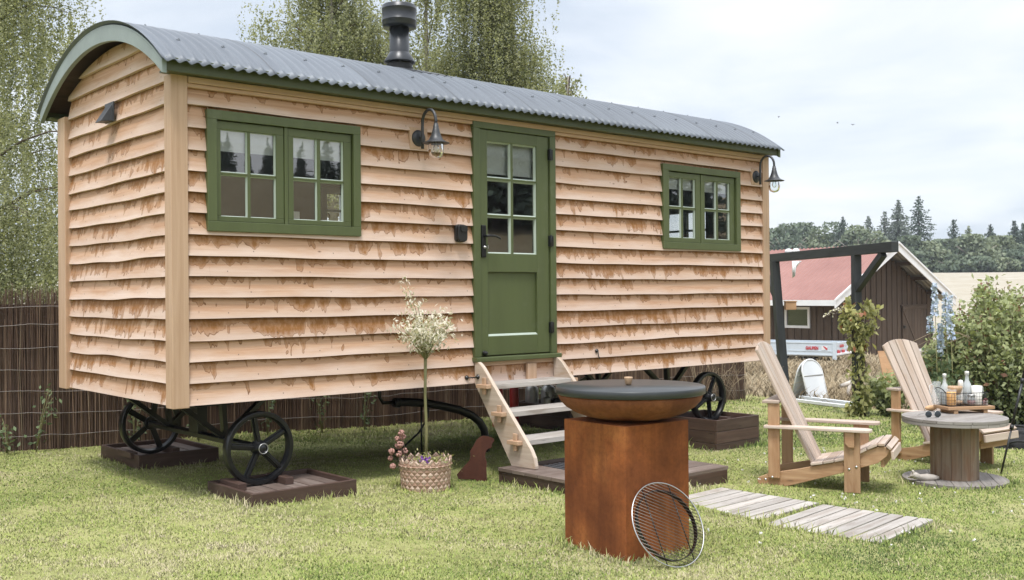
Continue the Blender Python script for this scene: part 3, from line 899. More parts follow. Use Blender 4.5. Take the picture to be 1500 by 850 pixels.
for zz in (1.885, 1.154, .423):
    mb = MB(); mb.box(3.290, 3.333, -.014, .012, ZF + zz - .045, ZF + zz + .045)
    mb.lathe([(.009, -.05), (.009, .05)], 10, (3.303, -.014, ZF + zz)); mb.build('hinge', M['black'], door, .002)
mb = MB(); mb.box(2.555, 2.601, -.004, .010, ZF + 1.004, ZF + 1.262)
mb.tube([(2.578, -.004, ZF + 1.172), (2.578, -.05, ZF + 1.174), (2.60, -.058, ZF + 1.176), (2.65, -.058, ZF + 1.174), (2.70, -.055, ZF + 1.160), (2.712, -.05, ZF + 1.150)], [.011, .010, .010, .009, .008, .006], 10)
mb.build('handle', M['black'], door, .004)
mb = MB(); mb.lathe([(.012, 0), (.012, .012), (.004, .013), (.004, .03)], 12, (2.578, -.004, ZF + 1.085), (0, -1, 0)); mb.box(2.574, 2.582, -.055, -.034, ZF + 1.072, ZF + 1.098)
mb.build('key', M['silver'], door)
mb = MB(); mb.lathe([(.020, 0), (.020, .012), (.012, .016), (.016, .03), (.010, .036), (0, .037)], 14, (2.580, .010, ZF + .235), (0, -1, 0)); mb.build('door_stop', M['black'], door)

# key safe
mb = MB()
pts = []
for k in range(28):
    a = 2 * PI * k / 28
    ca, sa = math.cos(a), math.sin(a)
    pts.append((.052 * math.copysign(abs(ca) ** .45, ca), .070 * math.copysign(abs(sa) ** .45, sa)))
c0 = (2.335, .01, ZF + 1.188)
mb.prism(pts, c0, (1, 0, 0), (0, 0, 1), (0, -1, 0), .030)
mb.prism([(x * .9, y * .92) for x, y in pts], (c0[0], -.020, c0[2]), (1, 0, 0), (0, 0, 1), (0, -1, 0), .022)
ks = mb.build('key_safe', M['plastic'], hut, .006, 3)
mb = MB(); mb.prism([(x * .62, y * .36 + .034) for x, y in pts], (c0[0] + .008, -.0422, c0[2]), (1, 0, 0), (0, 0, 1), (0, -1, 0), .008); mb.build('cover_flap', M['plastic'], ks, .002)


# wall lamps
def wall_lamp(u):
    z = ZF + 1.900
    mb = MB(); mb.lathe([(.0, -.001), (.063, 0.0), (.063, .010), (.050, .020), (.030, .026), (.0, .027)], 26, (u, .012, z), (0, -1, 0))
    y = -.045
    mb.tube([(u, .0, z), (u, y, z)], .011, 10)
    path = [(u, y, z - .085), (u, y, z), (u, y, z + .085)]
    for k in range(1, 13):
        a = PI * k / 12
        path.append((u, y - .085 + .085 * math.cos(a), z + .105 + .095 * math.sin(a)))
    path.append((u, y - .17, z + .080))
    mb.tube(path, [.0125] * 2 + [.0115] * (len(path) - 2), 10)
    root = mb.build('wall_lamp', M['lampblack'], hut)
    yy = y - .17
    s = MB(); s.lathe([(.0, .090), (.016, .088), (.018, .070), (.021, .068), (.021, .050), (.024, .046), (.030, .020), (.040, -.01), (.056, -.038), (.078, -.052), (.100, -.060), (.101, -.064), (.094, -.064), (.074, -.056), (.05, -.042), (.030, -.02)], 30, (u, yy, z), close=False)
    s.build('shade', M['lampblack'], root)
    gl = MB(); gl.lathe([(.056, -.055), (.058, -.10), (.057, -.13), (.050, -.155), (.034, -.172), (.012, -.180), (0, -.181)], 24, (u, yy, z), close=False)
    gl.build('globe', M['clear'], root)
    b = MB(); b.lathe([(.014, -.04), (.014, -.072), (.020, -.09), (.023, -.108), (.016, -.126), (0, -.132)], 16, (u, yy, z)); b.build('bulb', M['clear'], root)
    bk = MB(); bk.box(u - .078, u + .085, .006, .03, z - .084, z + .082); bk.build('backing_block', M['oak'], root, .003)
wall_lamp(1.947); wall_lamp(6.232)

# hooked vent on the end wall
mb = MB(); c = Vector((0.012, 1.10, ZF + 2.03)); w_, h_, p_ = .115, .115, .10
vs = [c + Vector((0, -w_, h_ * .55)), c + Vector((0, w_ * .0, h_ * .55)), c + Vector((0, -w_, -h_ * .5)), c + Vector((0, w_, -h_ * .5)), c + Vector((-p_, -w_ * .75, -h_ * .55)), c + Vector((-p_, w_ * .75, -h_ * .55)), c + Vector((0, w_, h_ * .55))]
vs = [c + Vector((0, -.06, .07)), c + Vector((0, .06, .07)), c + Vector((0, -.078, -.062)), c + Vector((0, .078, -.062)), c + Vector((-.088, -.058, -.070)), c + Vector((-.088, .058, -.070))]
mb.add(vs, [(0, 1, 5, 4), (0, 4, 2), (1, 3, 5), (2, 4, 5, 3)], None, .5)
mb.box(0.004, 0.014, 1.10 - .085, 1.10 + .085, ZF + 2.03 - .066, ZF + 2.03 + .076)
mb.build('vent_hood', M['lampblack'], hut, .002)

# flue
fu, fv = 2.40, 0.90
mb = MB(); o = (fu, fv, 0)
mb.lathe([(.086, 3.20), (.086, 3.43), (.084, 3.435), (.084, 3.66)], 32, o)
flue = mb.build('flue', M['flue'], hut)
mb = MB(); mb.lathe([(.060, 3.625), (.088, 3.640), (.138, 3.640), (.146, 3.655), (.147, 3.690), (.1495, 3.693), (.1495, 3.698), (.147, 3.701), (.147, 3.790), (.1495, 3.793), (.1495, 3.798), (.147, 3.801), (.146, 3.825), (.138, 3.832), (.06, 3.834), (0, 3.834)], 40, o, close=False)
mb.build('cowl', M['flue'], flue)
mb = MB(); mb.lathe([(.088, 3.425), (.092, 3.42), (.133, 3.350), (.133, 3.338), (.10, 3.334)], 32, o, close=False); mb.build('storm_collar', M['flue'], flue)
pr = []; zz = 3.338
for k in range(6): pr += [(.108 + .004 * k, zz), (.092 + .004 * k, zz - .010)]; zz -= .020
mb = MB(); mb.lathe(pr, 32, o, close=False)
mb.build('boot', M['plastic'], flue)
mb = MB(); vs = []; n1, n2 = 48, 14
for i in range(n1 + 1):
    u = fu - .22 + .44 * i / n1
    h = .0108 * math.cos(2 * PI * (u + .115) / .0785)
    for j in range(n2 + 1):
        th = -0.34 + 0.36 * j / n2
        r = RR + .017 + h
        vs.append((u, RC + r * math.sin(th), ZF + 2.62 - RR + r * math.cos(th)))
mb.add(vs, [(i * (n2 + 1) + j, (i + 1) * (n2 + 1) + j, (i + 1) * (n2 + 1) + j + 1, i * (n2 + 1) + j + 1) for i in range(n1) for j in range(n2)], None, .5, True)
mb.build('flashing', M['flue'], flue)

# wheels (axle along v)
def wheel(u, v, out, phase):
    zc = .314; r = .25
    mb = MB(); o = (u, v, zc)
    # rim with lip
    mb.lathe([(r - .030, -.034), (r - .004, -.036), (r, -.030), (r, .030), (r - .004, .036), (r - .030, .034), (r - .034, .022), (r - .040, .012), (r - .040, -.012), (r - .034, -.022), (r - .030, -.034)], 64, o, (0, 1, 0), close=False)
    for k in range(5):
        a = phase + 2 * PI * k / 5
        dr = Vector((math.cos(a), 0, math.sin(a)))
        mb.bar(Vector(o) + dr * .035, Vector(o) + dr * (r - .034), .046, .014, (0, 1, 0))
        mb.bar(Vector(o) + dr * .035 + Vector((0, out * .013, 0)), Vector(o) + dr * (r - .038) + Vector((0, out * .010, 0)), .020, .026, (0, 1, 0))
    w = mb.build('wheel', M['black'], hut, .002)
    h = MB(); h.lathe([(.052, -.03), (.056, -.01), (.054, .01), (.042, .03), (.036, .055), (.034, .07), (0, .071)], 26, o, (0, out, 0)); h.build('hub', M['black'], w)
    h = MB(); h.tube([Vector(o) + Vector((.034 * math.cos(2 * PI * k / 22), out * .071, .034 * math.sin(2 * PI * k / 22))) for k in range(22)], .0035, 6, closed=True)
    h.build('hub_ring', M['silver'], w)
wheel(.647, .10, -1, math.radians(100)); wheel(.65, 2.0, 1, math.radians(75)); wheel(5.53, .10, -1, math.radians(62)); wheel(5.53, 2.0, 1, math.radians(20))
for u in (.648, 5.53):
    mb = MB(); mb.tube([(u, .12, .314), (u, 1.98, .314)], .028, 10)
    mb.bar((u - .03, .3, .314), (u - .03, 1.93, .314), .03, .03)
    mb.build('axle', M['black'], hut)
    for v in (.62, W - .62):
        for du in (-.34, -.02, .30):
            mb = MB(); mb.bar((u, v, .325), (u + du, v, ZF - .055), .034, .055, (0, 1, 0)); mb.build('axle_strut', M['black'], hut)
mb = MB(); mb.box(.50, .80, .80, 1.50, ZF - .10, ZF - .052); mb.box(.61, .69, 1.0, 1.16, .30, ZF - .102); mb.build('turntable', M['black'], hut, .004)
# hooks on the wall
for u, z in ((2.40, ZF + .05), (3.865, ZF + .20)):
    mb = MB(); mb.lathe([(.018, 0), (.018, .006), (.008, .010), (.008, .02)], 12, (u, .012, z), (0, -1, 0))
    if u > 3: mb.tube([(u, -.008, z), (u + .004, -.012, z - .05), (u + .012, -.012, z - .07), (u + .018, -.012, z - .055)], .004, 6)
    else: mb.tube([(u, -.008, z), (u + .10, -.012, z - .004)], .005, 6)
    mb.build('wall_hook', M['black'], hut)
# ================================================================== steps at the door (hut axes)
HR = YAW
def hut_thing(name, u, v, z, label, cat, group=None):
    p = hw(u, v, z)
    return thing(name, p, YAW, label, cat, group)

steps = hut_thing('wooden_steps', 2.47, 0, 0, 'pale oak steps with wedged tenons leaning against the green door', 'steps')
prof = [(.0, -.030), (-.012, .168 - .0), (-.06, .165), (-.107, .128), (-.150, .080), (-.196, .031), (-.665, -.46), (-.70, -.52), (-.712, -.598), (-.44, -.600), (.0, -.030)]
prof = [(-.002, .00), (-.002, .172), (-.030, .176), (-.065, .160), (-.107, .128), (-.150, .082), (-.196, .031), (-.43, -.215), (-.655, -.452), (-.695, -.515), (-.708, -.575), (-.706, -.598), (-.44, -.602)]
for du in (0.0, .86):
    mb = MB()
    mb.prism([(a, b + ZF) for a, b in reversed(prof)], (du, 0, 0), (0, 1, 0), (0, 0, 1), (1, 0, 0), .036)
    mb.build('stringer', M['oak_grey'], steps, .004)
for yv, zt in ((-.205, -.030), (-.385, -.232), (-.568, -.432)):
    mb = MB(); mb.box(.036, .86, yv + .0, yv + .235, ZF + zt, ZF + zt + .034)
    # the front edge drops as a lip
    mb.box(.036, .86, yv - .012, yv - .0005, ZF + zt - .006, ZF + zt + .034)
    mb.build('tread', M['grey_plank'], steps, .003)
    for x0, x1 in ((-.050, .0), (.896, .946)):
        mb = MB(); mb.box(x0, x1, yv - .005, yv + .125, ZF + zt + .002, ZF + zt + .032)
        xm = (x0 + x1) / 2
        mb.prism([(-.016, -.055), (.013, -.055), (.018, .075), (-.020, .075)], (xm - .010, yv + .055, ZF + zt + .01), (0, 1, 0), (0, 0, 1), (1, 0, 0), .020)
        mb.build('wedge', M['oak'], steps, .003)
mb = MB(); mb.lathe([(.020, 0), (.020, .005), (.008, .010), (.008, .022)], 12, (0, -.045, ZF + .055), (-1, 0, 0)); mb.build('hook_plate', M['black'], steps)


# ================================================================== wheel trays
def tray(u0, u1, v0, v1, zr, zf, zb, boards, label, chock=None, plank_dir='u'):
    cu_, cv_ = (u0 + u1) / 2, (v0 + v1) / 2
    t = hut_thing('wheel_tray', cu_, cv_, 0, label, 'wheel tray', 'stained timber trays under the hut wheels')
    a, b = (u1 - u0) / 2, (v1 - v0) / 2; th = .028
    hb = (zr - zb) / boards
    for name, (x0, x1, y0, y1) in (('side_board', (-a, a, -b, -b + th)), ('side_board', (-a, a, b - th, b)), ('end_board', (-a, -a + th, -b + th, b - th)), ('end_board', (a - th, a, -b + th, b - th))):
        mb = MB()
        for k in range(boards):
            mb.box(x0, x1, y0, y1, zb + hb * k + (.003 if k else 0), zb + hb * (k + 1))
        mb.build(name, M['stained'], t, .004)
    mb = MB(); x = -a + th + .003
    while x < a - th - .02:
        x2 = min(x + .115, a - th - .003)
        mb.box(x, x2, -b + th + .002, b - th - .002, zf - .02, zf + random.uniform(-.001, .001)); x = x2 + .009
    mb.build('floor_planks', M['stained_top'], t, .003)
    if chock:
        for du in (-.19, .16):
            mb = MB(); x = chock[0] - cu_ + du; y = chock[1] - cv_
            mb.box(x - .03, x + .03, y - .14, y + .14, zf, zf + .05); mb.build('chock', M['stained'], t, .004)
    return t


T1 = (.37, 1.15, -.345, .31); T2 = (.455, 1.13, 1.75, 2.60); T3 = (5.19, 5.86, -.27, .42); T4 = (5.02, 5.90, 1.55, 2.45)
tray(*T1, .092, .060, -.03, 1, 'shallow brown timber tray under the nearest front wheel', (.647, .10))
tray(*T2, .092, .058, -.05, 1, 'shallow brown timber tray under the wheel at the bare left end', (.65, 2.0))
tray(*T3, .140, .062, -.20, 3, 'deep three board brown tray under the wheel behind the round fire bowl', (5.53, .10))
tray(*T4, .140, .062, -.22, 3, 'deep dark tray seen between the treads of the steps', (5.53, 2.0))

# gas bottles and drums standing under the hut behind the steps
def cyl(name, x, y, r, h, mat, label, cat, group=None, lidmat=None, z0=None):
    z0 = gzf(x, y) - .005 if z0 is None else z0
    t = thing(name, (x, y, z0), 0, label, cat, group)
    mb = MB(); mb.lathe([(r * .92, 0), (r, .015), (r, h * .86), (r * .9, h * .93), (r * .55, h * .98), (r * .3, h)], 26, (0, 0, 0)); mb.build('body', mat, t)
    mb = MB(); mb.lathe([(r * .28, h), (r * .28, h + .03), (r * .5, h + .032), (r * .5, h + .05), (0, h + .052)], 16, (0, 0, 0)); mb.build('valve', lidmat or M['black'], t)
    return t
cyl('gas_bottle', -.17, 11.55, .062, .47, M['red'], 'red gas bottle half hidden by the left side of the steps', 'gas bottle', 'red gas bottles under the hut')
cyl('gas_bottle', .015, 11.5, .052, .50, M['red'], 'narrow red gas bottle in view between the step treads', 'gas bottle', 'red gas bottles under the hut')
cyl('metal_drum', .215, 11.75, .075, .47, M['galv'], 'dull grey metal drum right of the red bottles', 'drum', 'grey drums under the hut')
cyl('metal_drum', .40, 11.7, .085, .47, M['galv'], 'wider grey metal drum nearest the right end of the treads', 'drum', 'grey drums under the hut')
t = cyl('metal_can', .36, 10.95, .040, .12, M['galv'], 'small bright metal can standing on the dark tray edge', 'can', None, M['galv'], .145)
t = cyl('metal_can', .455, 11.0, .055, .10, M['plastic'], 'black lidded can beside the small bright can', 'can', None, M['galv'], .145)

# ================================================================== deck at the foot of the steps
PU0, PU1, PV0, PV1 = 2.36, 3.64, -1.575, -.42
pl = hut_thing('step_platform', (PU0 + PU1) / 2, (PV0 + PV1) / 2, 0, 'low brown stained timber deck at the foot of the steps', 'deck')
a, b = (PU1 - PU0) / 2, (PV1 - PV0) / 2
mb = MB()
MU0, MU1, MV0, MV1 = -.36, .33, .05, b - .10      # mat well
y = -b
while y < b - .01:
    y2 = min(y + .142, b)
    if y2 <= MV0 or y >= MV1: mb.box(-a - .012, a + .012, y, y2 - .005, .018, .045)
    else:
        mb.box(-a - .012, MU0, y, y2 - .005, .018, .045); mb.box(MU1, a + .012, y, y2 - .005, .018, .045)
    y = y2
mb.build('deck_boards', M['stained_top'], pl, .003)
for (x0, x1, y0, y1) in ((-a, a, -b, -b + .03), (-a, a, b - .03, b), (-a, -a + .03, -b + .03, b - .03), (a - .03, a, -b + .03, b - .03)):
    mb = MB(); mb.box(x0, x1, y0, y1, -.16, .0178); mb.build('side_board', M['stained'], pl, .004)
mt = hut_thing('doormat', (PU0 + PU1) / 2 + (MU0 + MU1) / 2, (PV0 + PV1) / 2 + (MV0 + MV1) / 2, .008, 'dark grey boot mat set into the brown deck', 'doormat')
mb = MB(); mb.box(-(MU1 - MU0) / 2 + .006, (MU1 - MU0) / 2 - .006, -(MV1 - MV0) / 2 + .006, (MV1 - MV0) / 2 - .006, 0, .014)
mb.build('mat_base', M['mat'], mt, .004)
mb = MB()
for k in range(13):
    x = -(MU1 - MU0) / 2 + .03 + k * ((MU1 - MU0) - .06) / 12
    mb.box(x - .010, x + .010, -(MV1 - MV0) / 2 + .01, (MV1 - MV0) / 2 - .01, .0141, .026)
mb.build('bristle_strips', M['mat'], mt)

# ================================================================== basket with the little willow
bx, by = -.640, 7.53; bz = gzf(bx, by)
bk = thing('planter_basket', (bx, by, bz), 0, 'round woven chip basket with a zigzag rim holding the little tree', 'basket')
n = 72; R0, R1, Hh = .178, .190, .205
vs = []; fs = []; uv = []
for k in range(n + 1):
    a = 2 * PI * k / n; zz = Hh + (.030 if k % 4 == 2 else (.014 if k % 2 else 0))
    for r, z in ((R0, 0), (R0 + (R1 - R0) * .5, Hh * .5), (R1, Hh * .86), (R1, zz)):
        vs.append((r * math.cos(a), r * math.sin(a), z))
for k in range(n):
    for j in range(3):
        p = k * 4 + j; fs.append((p, p + 4, p + 5, p + 1))
        zl = [0, .1, Hh * .86, Hh + .02]; u0, u1 = 1.2 * k / n, 1.2 * (k + 1) / n
        uv.append([(u0, zl[j]), (u1, zl[j]), (u1, zl[j + 1]), (u0, zl[j + 1])])
mb = MB(); mb.add(vs, fs, uv, .5, False); o = mb.build('wicker_body', M['basket'], bk)
s = o.modifiers.new('thick', 'SOLIDIFY'); s.thickness = .008; s.offset = -1
mb = MB(); mb.tube([(R1 * 1.01 * math.cos(2 * PI * k / 48), R1 * 1.01 * math.sin(2 * PI * k / 48), Hh * .86) for k in range(48)], .006, 6, closed=True); mb.build('rim_band', M['basket'], bk)
mb = MB(); mb.lathe([(0.0, .165), (.09, .172), (R1 - .012, .160)], 24, (0, 0, 0), close=False); mb.build('soil', M['soil'], bk)


def leaves(P, size, rng, aspect=.5, droop=0.0, up=0.0):
    """rhombic leaves at P; droop pulls the long axis towards the ground"""
    N = len(P)
    a = rng.normal(size=(N, 3)); a[:, 2] = a[:, 2] * (1 - .3 * droop) - droop * 1.6 + up * 1.6
    a /= np.linalg.norm(a, axis=1)[:, None] + 1e-9
    c = rng.normal(size=(N, 3)); b = np.cross(a, c); b /= np.linalg.norm(b, axis=1)[:, None] + 1e-9
    s = (size * (.6 + .8 * rng.random(N)))[:, None] if np.isscalar(size) else (size * (.6 + .8 * rng.random(N)))[:, None]
    nrm = np.cross(a, b)
    return np.stack([P - a * s * .5, P + b * s * aspect * .5 + nrm * s * .06, P + a * s * .5, P - b * s * aspect * .5 + nrm * s * .06], axis=1)


rg = np.random.default_rng(21)
wt = thing('willow_tree', (bx + .006, by, bz + .165), 0, 'small standard willow with white tipped leaves on a thin bare stem', 'tree')
mb = MB(); mb.tube([(-.004, 0, 0), (.004, .003, .25), (-.004, 0, .5), (0, 0, .775)], [.0125, .0115, .0105, .012], 10)
mb.build('trunk', M['stemgreen'], wt)
mb = MB(); P = []; B = []
for k in range(34):
    az = rg.random() * 2 * PI; el = math.radians(rg.uniform(40, 84)); ln = rg.uniform(.22, .40) if k > 2 else (.62, .50, .44)[k]
    if k < 3: el = math.radians(84); az = 2.7 + k * .8
    d = np.array([math.cos(az) * math.cos(el), math.sin(az) * math.cos(el), math.sin(el)])
    pts = []
    for j in range(7):
        f = j / 6
        p = np.array([0, 0, .765]) + d * ln * f + np.array([math.cos(az), math.sin(az), -.3]) * .05 * f * f * ln / .3
        pts.append(p)
        if j > 2:
            m = 13
            P.append(p + rg.normal(size=(m, 3)) * (.024 + .010 * f)); B.append(np.clip(-.05 + .85 * f + rg.normal(size=m) * .24, 0, 1))
    mb.tube(pts, [.005, .004, .0035, .003, .0025, .002, .0015], 5)
mb.build('branch', M['stemgreen'], wt)
P = np.concatenate(P); B = np.concatenate(B)
np_mesh('crown', leaves(P, .034, rg, .36, 0, .35), 4, M['willow'], B, wt)

dfw = thing('dried_flowers', (bx - .145, by - .03, bz + .16), 0, 'faded pink dried flower heads leaning out of the basket', 'flowers')
heads = MB(); st = MB()
for (px, pz, py) in ((-.055, .205, .0), (-.020, .215, .02), (-.095, .115, -.02), (-.050, .150, .03), (-.105, .065, .0), (-.040, .10, -.03), (-.085, .010, -.03), (-.030, .170, -.03), (-.005, .11, .02), (-.025, .245, .0)):
    r = random.uniform(.019, .027)
    st.tube([(.035, .01, 0), (px * .5 + .01, py * .5, pz * .55), (px, py, pz)], .0025, 5)
    for q in range(26):
        v = Vector((random.gauss(0, 1), random.gauss(0, 1), random.gauss(0, 1))).normalized()
        heads.ball(Vector((px, py, pz)) + v * r * .68, r * .40, 6)
st.build('stems', M['twig'], dfw); heads.build('blooms', M['pinkfl'], dfw)
pf = thing('purple_flower', (bx + .0, by - .11, bz + .165), 0, 'purple blossom with green leaves low at the thin stem', 'flower')
Pp = rg.normal(size=(60, 3)) * np.array([.016, .014, .014]) + np.array([0, 0, .055]); np_mesh('petals', leaves(Pp, .022, rg, .8), 4, M['purple'], rg.random(60), pf)
Pp = rg.normal(size=(420, 3)) * np.array([.075, .05, .035]) + np.array([.045, .05, .035]); np_mesh('foliage', leaves(Pp, .026, rg, .45), 4, M['vine'], rg.random(420) * .7, pf)
mb = MB(); mb.tube([(0, 0, 0), (.004, 0, .05)], .002, 5); mb.build('stem', M['stemgreen'], pf)

# rusty silhouette of a sitting animal
sx, sy = -.323, 7.878; sz = gzf(sx, sy)
sil = [(-.109, .048), (-.051, .115), (-.010, .156), (-.004, .187), (-.006, .228), (.020, .268), (.042, .308), (.068, .334), (.094, .343), (.125, .338), (.160, .330), (.180, .313), (.172, .292), (.163, .284), (.157, .250), (.131, .243), (.116, .227), (.107, .186), (.121, .139), (.117, .082), (.120, .02), (.122, -.03), (.085, -.03), (.072, .0), (.052, -.010), (.031, .012), (-.094, .014)]
ro = thing('garden_silhouette', (sx, sy, sz), 0, 'flat rusted steel cut-out of a sitting animal in the grass', 'ornament')
mb = MB(); mb.prism(list(reversed(sil)), (0, 0, 0), (1, 0, 0), (0, 0, 1), (0, 1, 0), .005); mb.build('steel_sheet', M['rustdark'], ro)
mb = MB(); mb.tube([(.09, .008, .05), (.09, .008, -.15)], .005, 6); mb.build('ground_spike', M['rustdark'], ro)

# waste pipe under the hut
pp = [(2.335, -.206), (2.45, -.212), (2.651, -.236), (2.814, -.272), (3.012, -.322), (3.152, -.380), (3.247, -.448), (3.300, -.520), (3.318, -.60), (3.322, -.76)]
dp = hut_thing('drain_pipe', 3.3, .9, 0, 'thick black plastic waste pipe curving to the ground under the hut', 'pipe')
mb = MB(); mb.tube([(u - 3.3, 0, ZF + z) for u, z in pp], .036, 14); mb.build('pipe_body', M['plastic'], dp)
mb = MB()
for i in (0,): mb.tube([(pp[i][0] - 3.3 - .02, 0, ZF + pp[i][1]), (pp[i][0] - 3.3 + .03, 0, ZF + pp[i][1] - .006)], .041, 14)
mb.tube([(-.965, 0, ZF - .206), (-1.10, 0, ZF - .200), (-1.13, 0, ZF - .15), (-1.13, 0, ZF - .02)], .016, 8)
mb.build('pipe_fitting', M['black'], dp)
mb = MB(); mb.tube([(-.70, .0, ZF - .25), (-.70, .0, -.06)], .008, 8); mb.box(-.72, -.68, -.02, .02, -.10, -.02); mb.build('pipe_prop', M['black'], dp)
hp = hut_thing('hanging_hose', 2.75, 1.5, 0, 'thin black hose hanging from the hut floor to the grass', 'hose')
mb = MB(); mb.tube([(.25, 0, ZF - .01), (.30, .0, ZF - .16), (.37, 0, ZF - .32), (.36, 0, ZF - .45), (.24, -.02, ZF - .58), (.03, -.05, ZF - .70), (-.1, -.06, ZF - .735)], .010, 8); mb.build('hose', M['plastic'], hp)

# ================================================================== fire bowl
TH = math.radians(38)
fx, fy = .612, 5.622; fz = gzf(fx, fy)
fb = thing('fire_bowl', (fx, fy, 0), TH, 'rusted steel fire bowl on a tall square pedestal', 'fire bowl')
mb = MB(); q = .2375
mb.box(-q, q, -q, q, fz - .03, .668); mb.build('pedestal', M['corten'], fb, .004)
bo = (.022, -.012, 0)
mb = MB(); mb.lathe([(.0, .672), (.10, .669), (.16, .672), (.235, .688), (.300, .712), (.350, .742), (.380, .775), (.390, .800), (.390, .809), (.380, .809), (.37, .79)], 72, bo, close=False); mb.build('bowl', M['corten_bowl'], fb)
lidp = Vector((fx, fy, 0)) + Matrix.Rotation(TH, 3, 'Z') @ Vector(bo)
ld = thing('bowl_lid', (lidp.x, lidp.y, .811), 0, 'flat dark grey steel lid with a cork knob covering the fire bowl', 'lid')
mb = MB(); mb.lathe([(0, 0), (.400, .0), (.404, .003), (.404, .036), (.401, .040), (0, .040)], 96, (0, 0, 0), close=False); mb.build('plate', metal('grill_lid_steel', (0.040, 0.044, 0.047), .34, .25, .14, 6), ld)
mb = MB(); mb.lathe([(.012, .040), (.018, .048), (.024, .078), (.024, .083), (.0, .085)], 18, (-.005, .03, 0)); mb.build('knob', M['birchwood'], ld)

# leaning grate
gc = Vector((.790, 5.299, .168)); al, ta, gr = .5766, .503, .222
ga = Vector((math.cos(al), math.sin(al), 0)); gn = Vector((math.sin(al), -math.cos(al), 0)); gb = -gn * math.sin(ta) + Vector((0, 0, math.cos(ta))); gnn = ga.cross(gb)
gt = thing('grill_grate', (gc.x, gc.y, gzf(gc.x, gc.y)), 0, 'round bright wire grill grate leaning on the rusted pedestal', 'grate')
off = Vector((0, 0, gc.z - gzf(gc.x, gc.y)))
mb = MB(); mb.tube([off + (ga * math.cos(2 * PI * k / 72) + gb * math.sin(2 * PI * k / 72)) * gr for k in range(72)], .0034, 8, closed=True); mb.build('outer_ring', M['silver'], gt)
mb = MB(); wa = math.radians(-27)
w1_ = ga * math.cos(wa) + gb * math.sin(wa); w2_ = -ga * math.sin(wa) + gb * math.cos(wa)
for k in range(25):
    s = -gr + (k + 1) * 2 * gr / 26; c = math.sqrt(gr * gr - s * s)
    mb.tube([off + w2_ * s - w1_ * c, off + w2_ * s + w1_ * c], .0016, 6)
mb.build('rods', M['rod'], gt)
mb = MB(); r2 = .182
ring = [(ga * math.cos(2 * PI * k / 72) + gb * math.sin(2 * PI * k / 72)) for k in range(72)]
vs = []
for d in ring:
    vs += [off + d * r2 + gnn * -.004 , off + d * r2 + gnn * -.030, off + d * (r2 + .004) + gnn * -.030, off + d * (r2 + .004) + gnn * -.004]
fs = []
for k in range(72):
    a4, b4 = k * 4, ((k + 1) % 72) * 4
    for j in range(4): fs.append((a4 + j, a4 + (j + 1) % 4, b4 + (j + 1) % 4, b4 + j))
mb.add(vs, fs, None, .5); mb.build('inner_ring', M['black'], gt)
mb = MB()
for s in (-.09, .09): 
    mb.tube([off + ga * s + gb * math.sqrt(gr * gr - s * s) + gnn * -.004, off + ga * s - gb * math.sqrt(gr * gr - s * s) + gnn * -.004], .003, 6)
mb.build('cross_wire', M['black'], gt)

# ================================================================== duckboards
def duckboard(cx, cy, lx, ly, n, rot, label):
    t = thing('duckboard', (cx, cy, -.02 * (cx + cy - 4.95) - .030), rot, label, 'duckboard', 'slatted grey walkway panels in the grass')
    mb = MB(); wdt = lx / n
    for k in range(n):
        x = -lx / 2 + wdt * k
        mb.box(x + .007, x + wdt - .007, -ly / 2 + random.uniform(-.008, .008), ly / 2 + random.uniform(-.008, .008), .020, .042 + random.uniform(-.001, .001))
    mb.build('slats', M['grey_plank'], t, .003)
    for y in (-ly / 2 + .12, ly / 2 - .12):
        mb = MB(); mb.box(-lx / 2, lx / 2, y - .03, y + .03, -.03, .0195); mb.build('bearer', M['stained'], t)
    return t
duckboard(1.505, 6.950, .80, .74, 8, math.radians(-46), 'slatted walkway panel running under the fire pedestal side')
duckboard(2.045, 6.326, .735, .80, 8, math.radians(-42.5), 'slatted walkway panel at the free end towards the viewer')
DUCK = [(1.505, 6.950, .80, .74, math.radians(-46)), (2.045, 6.326, .735, .80, math.radians(-42.5))]


